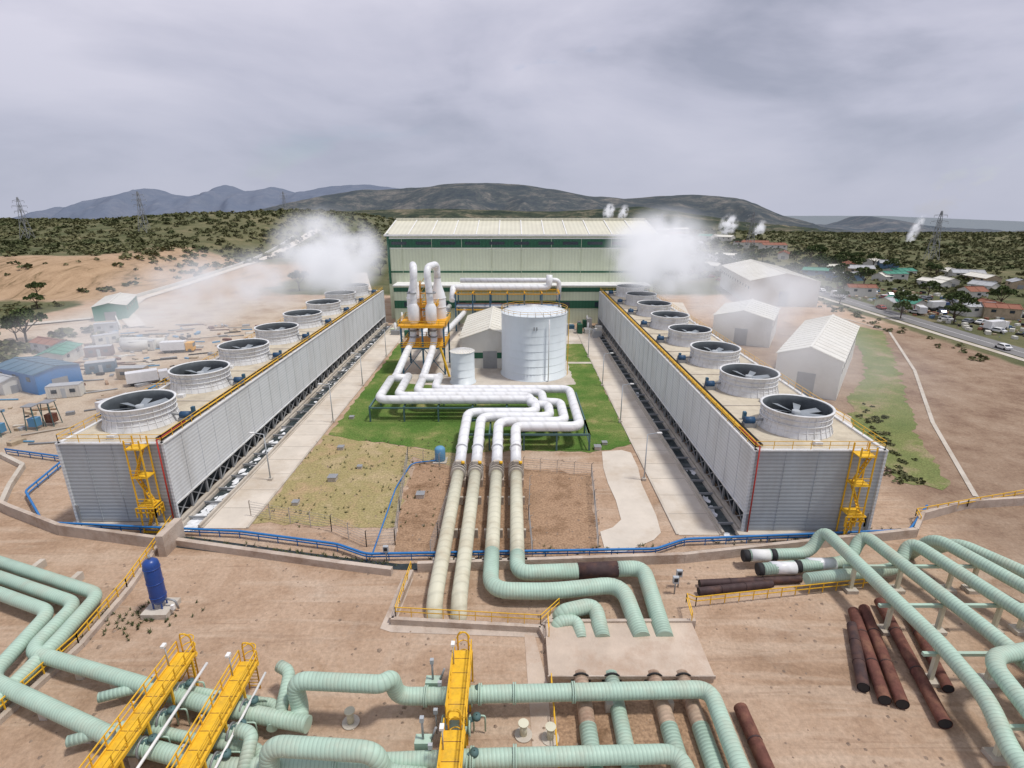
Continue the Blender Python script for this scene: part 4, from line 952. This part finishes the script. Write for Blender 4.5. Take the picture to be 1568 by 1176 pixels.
# ------------------------------------------------------------ steam (volumes)
def steammat(name,dens,nscale,cut=.42,em=.4,det=2):
    m=bpy.data.materials.new(name); m.use_nodes=True; nt=m.node_tree; nt.nodes.clear(); L=nt.links.new
    out=N(nt,'ShaderNodeOutputMaterial'); pv=N(nt,'ShaderNodeVolumePrincipled'); pv.inputs['Color'].default_value=(.98,.98,1,1); pv.inputs['Anisotropy'].default_value=.1
    pv.inputs['Emission Color'].default_value=(.94,.95,1,1)
    tc=N(nt,'ShaderNodeTexCoord'); ln=N(nt,'ShaderNodeVectorMath',operation='LENGTH'); L(tc.outputs['Object'],ln.inputs[0])
    fo=N(nt,'ShaderNodeMapRange'); fo.interpolation_type='SMOOTHSTEP'; fo.inputs['From Min'].default_value=1; fo.inputs['From Max'].default_value=.1; fo.inputs['To Min'].default_value=0; fo.inputs['To Max'].default_value=1; L(ln.outputs['Value'],fo.inputs['Value'])
    ge=N(nt,'ShaderNodeNewGeometry'); ns=N(nt,'ShaderNodeTexNoise'); ns.noise_dimensions='3D'; ns.inputs['Scale'].default_value=nscale; ns.inputs['Detail'].default_value=det; ns.inputs['Roughness'].default_value=.62; L(ge.outputs['Position'],ns.inputs['Vector'])
    mr=N(nt,'ShaderNodeMapRange'); mr.inputs['From Min'].default_value=cut; mr.inputs['From Max'].default_value=.62; L(ns.outputs['Fac'],mr.inputs['Value'])
    mu=N(nt,'ShaderNodeMath',operation='MULTIPLY'); L(fo.outputs[0],mu.inputs[0]); L(mr.outputs[0],mu.inputs[1])
    md=N(nt,'ShaderNodeMath',operation='MULTIPLY'); md.inputs[1].default_value=dens; L(mu.outputs[0],md.inputs[0]); L(md.outputs[0],pv.inputs['Density'])
    me_=N(nt,'ShaderNodeMath',operation='MULTIPLY'); me_.inputs[1].default_value=em; L(md.outputs[0],me_.inputs[0]); L(me_.outputs[0],pv.inputs['Emission Strength'])  # added glow stands in for light scattered inside the steam
    L(pv.outputs[0],out.inputs['Volume']); return m
s_thick=steammat('steam_thick',.34,.09,.40); s_mid=steammat('steam_mid',.11,.075,.42); s_thin=steammat('steam_thin',.035,.06,.36); s_far=steammat('steam_far',.5,.16,.44)
def plume(c,r_,mat,rot=(0,0,0),nm='steam_plume'):
    bm=bmesh.new(); bmesh.ops.create_icosphere(bm,subdivisions=2,radius=1.05); me=bpy.data.meshes.new(nm); bm.to_mesh(me); bm.free(); me.materials.append(mat)
    o=bpy.data.objects.new(nm,me); o.location=c; o.scale=r_; o.rotation_euler=rot; COL.objects.link(o)
plume((-53,168,25),(15,32,15),s_thick,(-.08,0,-.1)); plume((-66,132,20),(17,46,11),s_mid,(0,0,-.25)); plume((-72,100,16),(24,40,8),s_thin,(0,0,-.2))
plume((43,166,25),(16,32,15),s_thick,(-.08,0,.12)); plume((51,124,21),(16,42,12),s_mid,(0,0,.2)); plume((50,88,16),(17,30,7),s_thin)
for c,r_ in (((150,900,24),(11,10,16)),((172,900,22),(9,8,16)),((420,600,10),(6,6,22)),((240,640,14),(12,10,16)),((300,700,4),(8,8,18)),((-226,760,10),(8,8,14))): plume(c,r_,s_far,(0,.35,0))

# ------------------------------------------------------------ world, sun, camera
az=math.radians(62); el=math.radians(66)
w=bpy.data.worlds.new('World'); S.world=w; w.use_nodes=True; nt=w.node_tree; nt.nodes.clear(); L=nt.links.new
out=N(nt,'ShaderNodeOutputWorld'); sky=N(nt,'ShaderNodeTexSky'); sky.sky_type='NISHITA'; sky.sun_disc=False; sky.sun_elevation=el; sky.sun_rotation=az; sky.dust_density=.5; sky.ozone_density=3
bg=N(nt,'ShaderNodeBackground'); bg.inputs[1].default_value=.1; L(sky.outputs[0],bg.inputs[0])
tc=N(nt,'ShaderNodeTexCoord'); mp=N(nt,'ShaderNodeMapping'); mp.inputs['Scale'].default_value=(1,1,2.8); mp.inputs['Location'].default_value=(.3,.15,0); L(tc.outputs['Generated'],mp.inputs[0])
def wn(sc,det,ro,dist):
    n=N(nt,'ShaderNodeTexNoise'); n.inputs['Scale'].default_value=sc; n.inputs['Detail'].default_value=det; n.inputs['Roughness'].default_value=ro; n.inputs['Distortion'].default_value=dist; L(mp.outputs[0],n.inputs['Vector']); return n.outputs['Fac']
cr=N(nt,'ShaderNodeValToRGB'); e=cr.color_ramp.elements; e[0].position=.34; e[0].color=(.36,.38,.48,1); e[1].position=.66; e[1].color=(.70,.69,.80,1); q=e.new(.47); q.color=(.545,.55,.665,1)
L(wn(2.0,6,.52,.3),cr.inputs[0])
sxy=N(nt,'ShaderNodeSeparateXYZ'); L(tc.outputs['Generated'],sxy.inputs[0])
gr=N(nt,'ShaderNodeMapRange'); gr.inputs['From Min'].default_value=-.02; gr.inputs['From Max'].default_value=.22; gr.inputs['To Min'].default_value=.7; gr.inputs['To Max'].default_value=0; L(sxy.outputs[2],gr.inputs['Value'])
mx=N(nt,'ShaderNodeMix',data_type='RGBA'); L(gr.outputs[0],mx.inputs['Factor']); L(cr.outputs[0],mx.inputs['A']); mx.inputs['B'].default_value=(.46,.49,.60,1)
bg2=N(nt,'ShaderNodeBackground'); bg2.inputs[1].default_value=1.0; L(mx.outputs['Result'],bg2.inputs[0])
fr=N(nt,'ShaderNodeMapRange'); fr.inputs['From Min'].default_value=.33; fr.inputs['From Max'].default_value=.40; fr.inputs['To Min'].default_value=.72; fr.inputs['To Max'].default_value=.97; L(wn(2.6,6,.55,.6),fr.inputs['Value'])
ms=N(nt,'ShaderNodeMixShader'); L(fr.outputs[0],ms.inputs[0]); L(bg.outputs[0],ms.inputs[1]); L(bg2.outputs[0],ms.inputs[2]); L(ms.outputs[0],out.inputs[0])
sl=bpy.data.lights.new('sun','SUN'); sl.energy=2.7; sl.angle=math.radians(7); sl.color=(1,.96,.9)
so=bpy.data.objects.new('sun',sl); COL.objects.link(so)
dv=Vector((math.sin(az)*math.cos(el),math.cos(az)*math.cos(el)*.2-.12,math.sin(el))); so.rotation_euler=dv.to_track_quat('Z','Y').to_euler()
ca=bpy.data.cameras.new('camera'); co=bpy.data.objects.new('camera',ca); COL.objects.link(co); S.camera=co
ca.sensor_width=36; ca.lens=36*850/1568; ca.clip_end=40000; ca.clip_start=.5
co.location=(0,0,40); co.rotation_euler=(math.pi/2-math.atan(280/850),0,0)
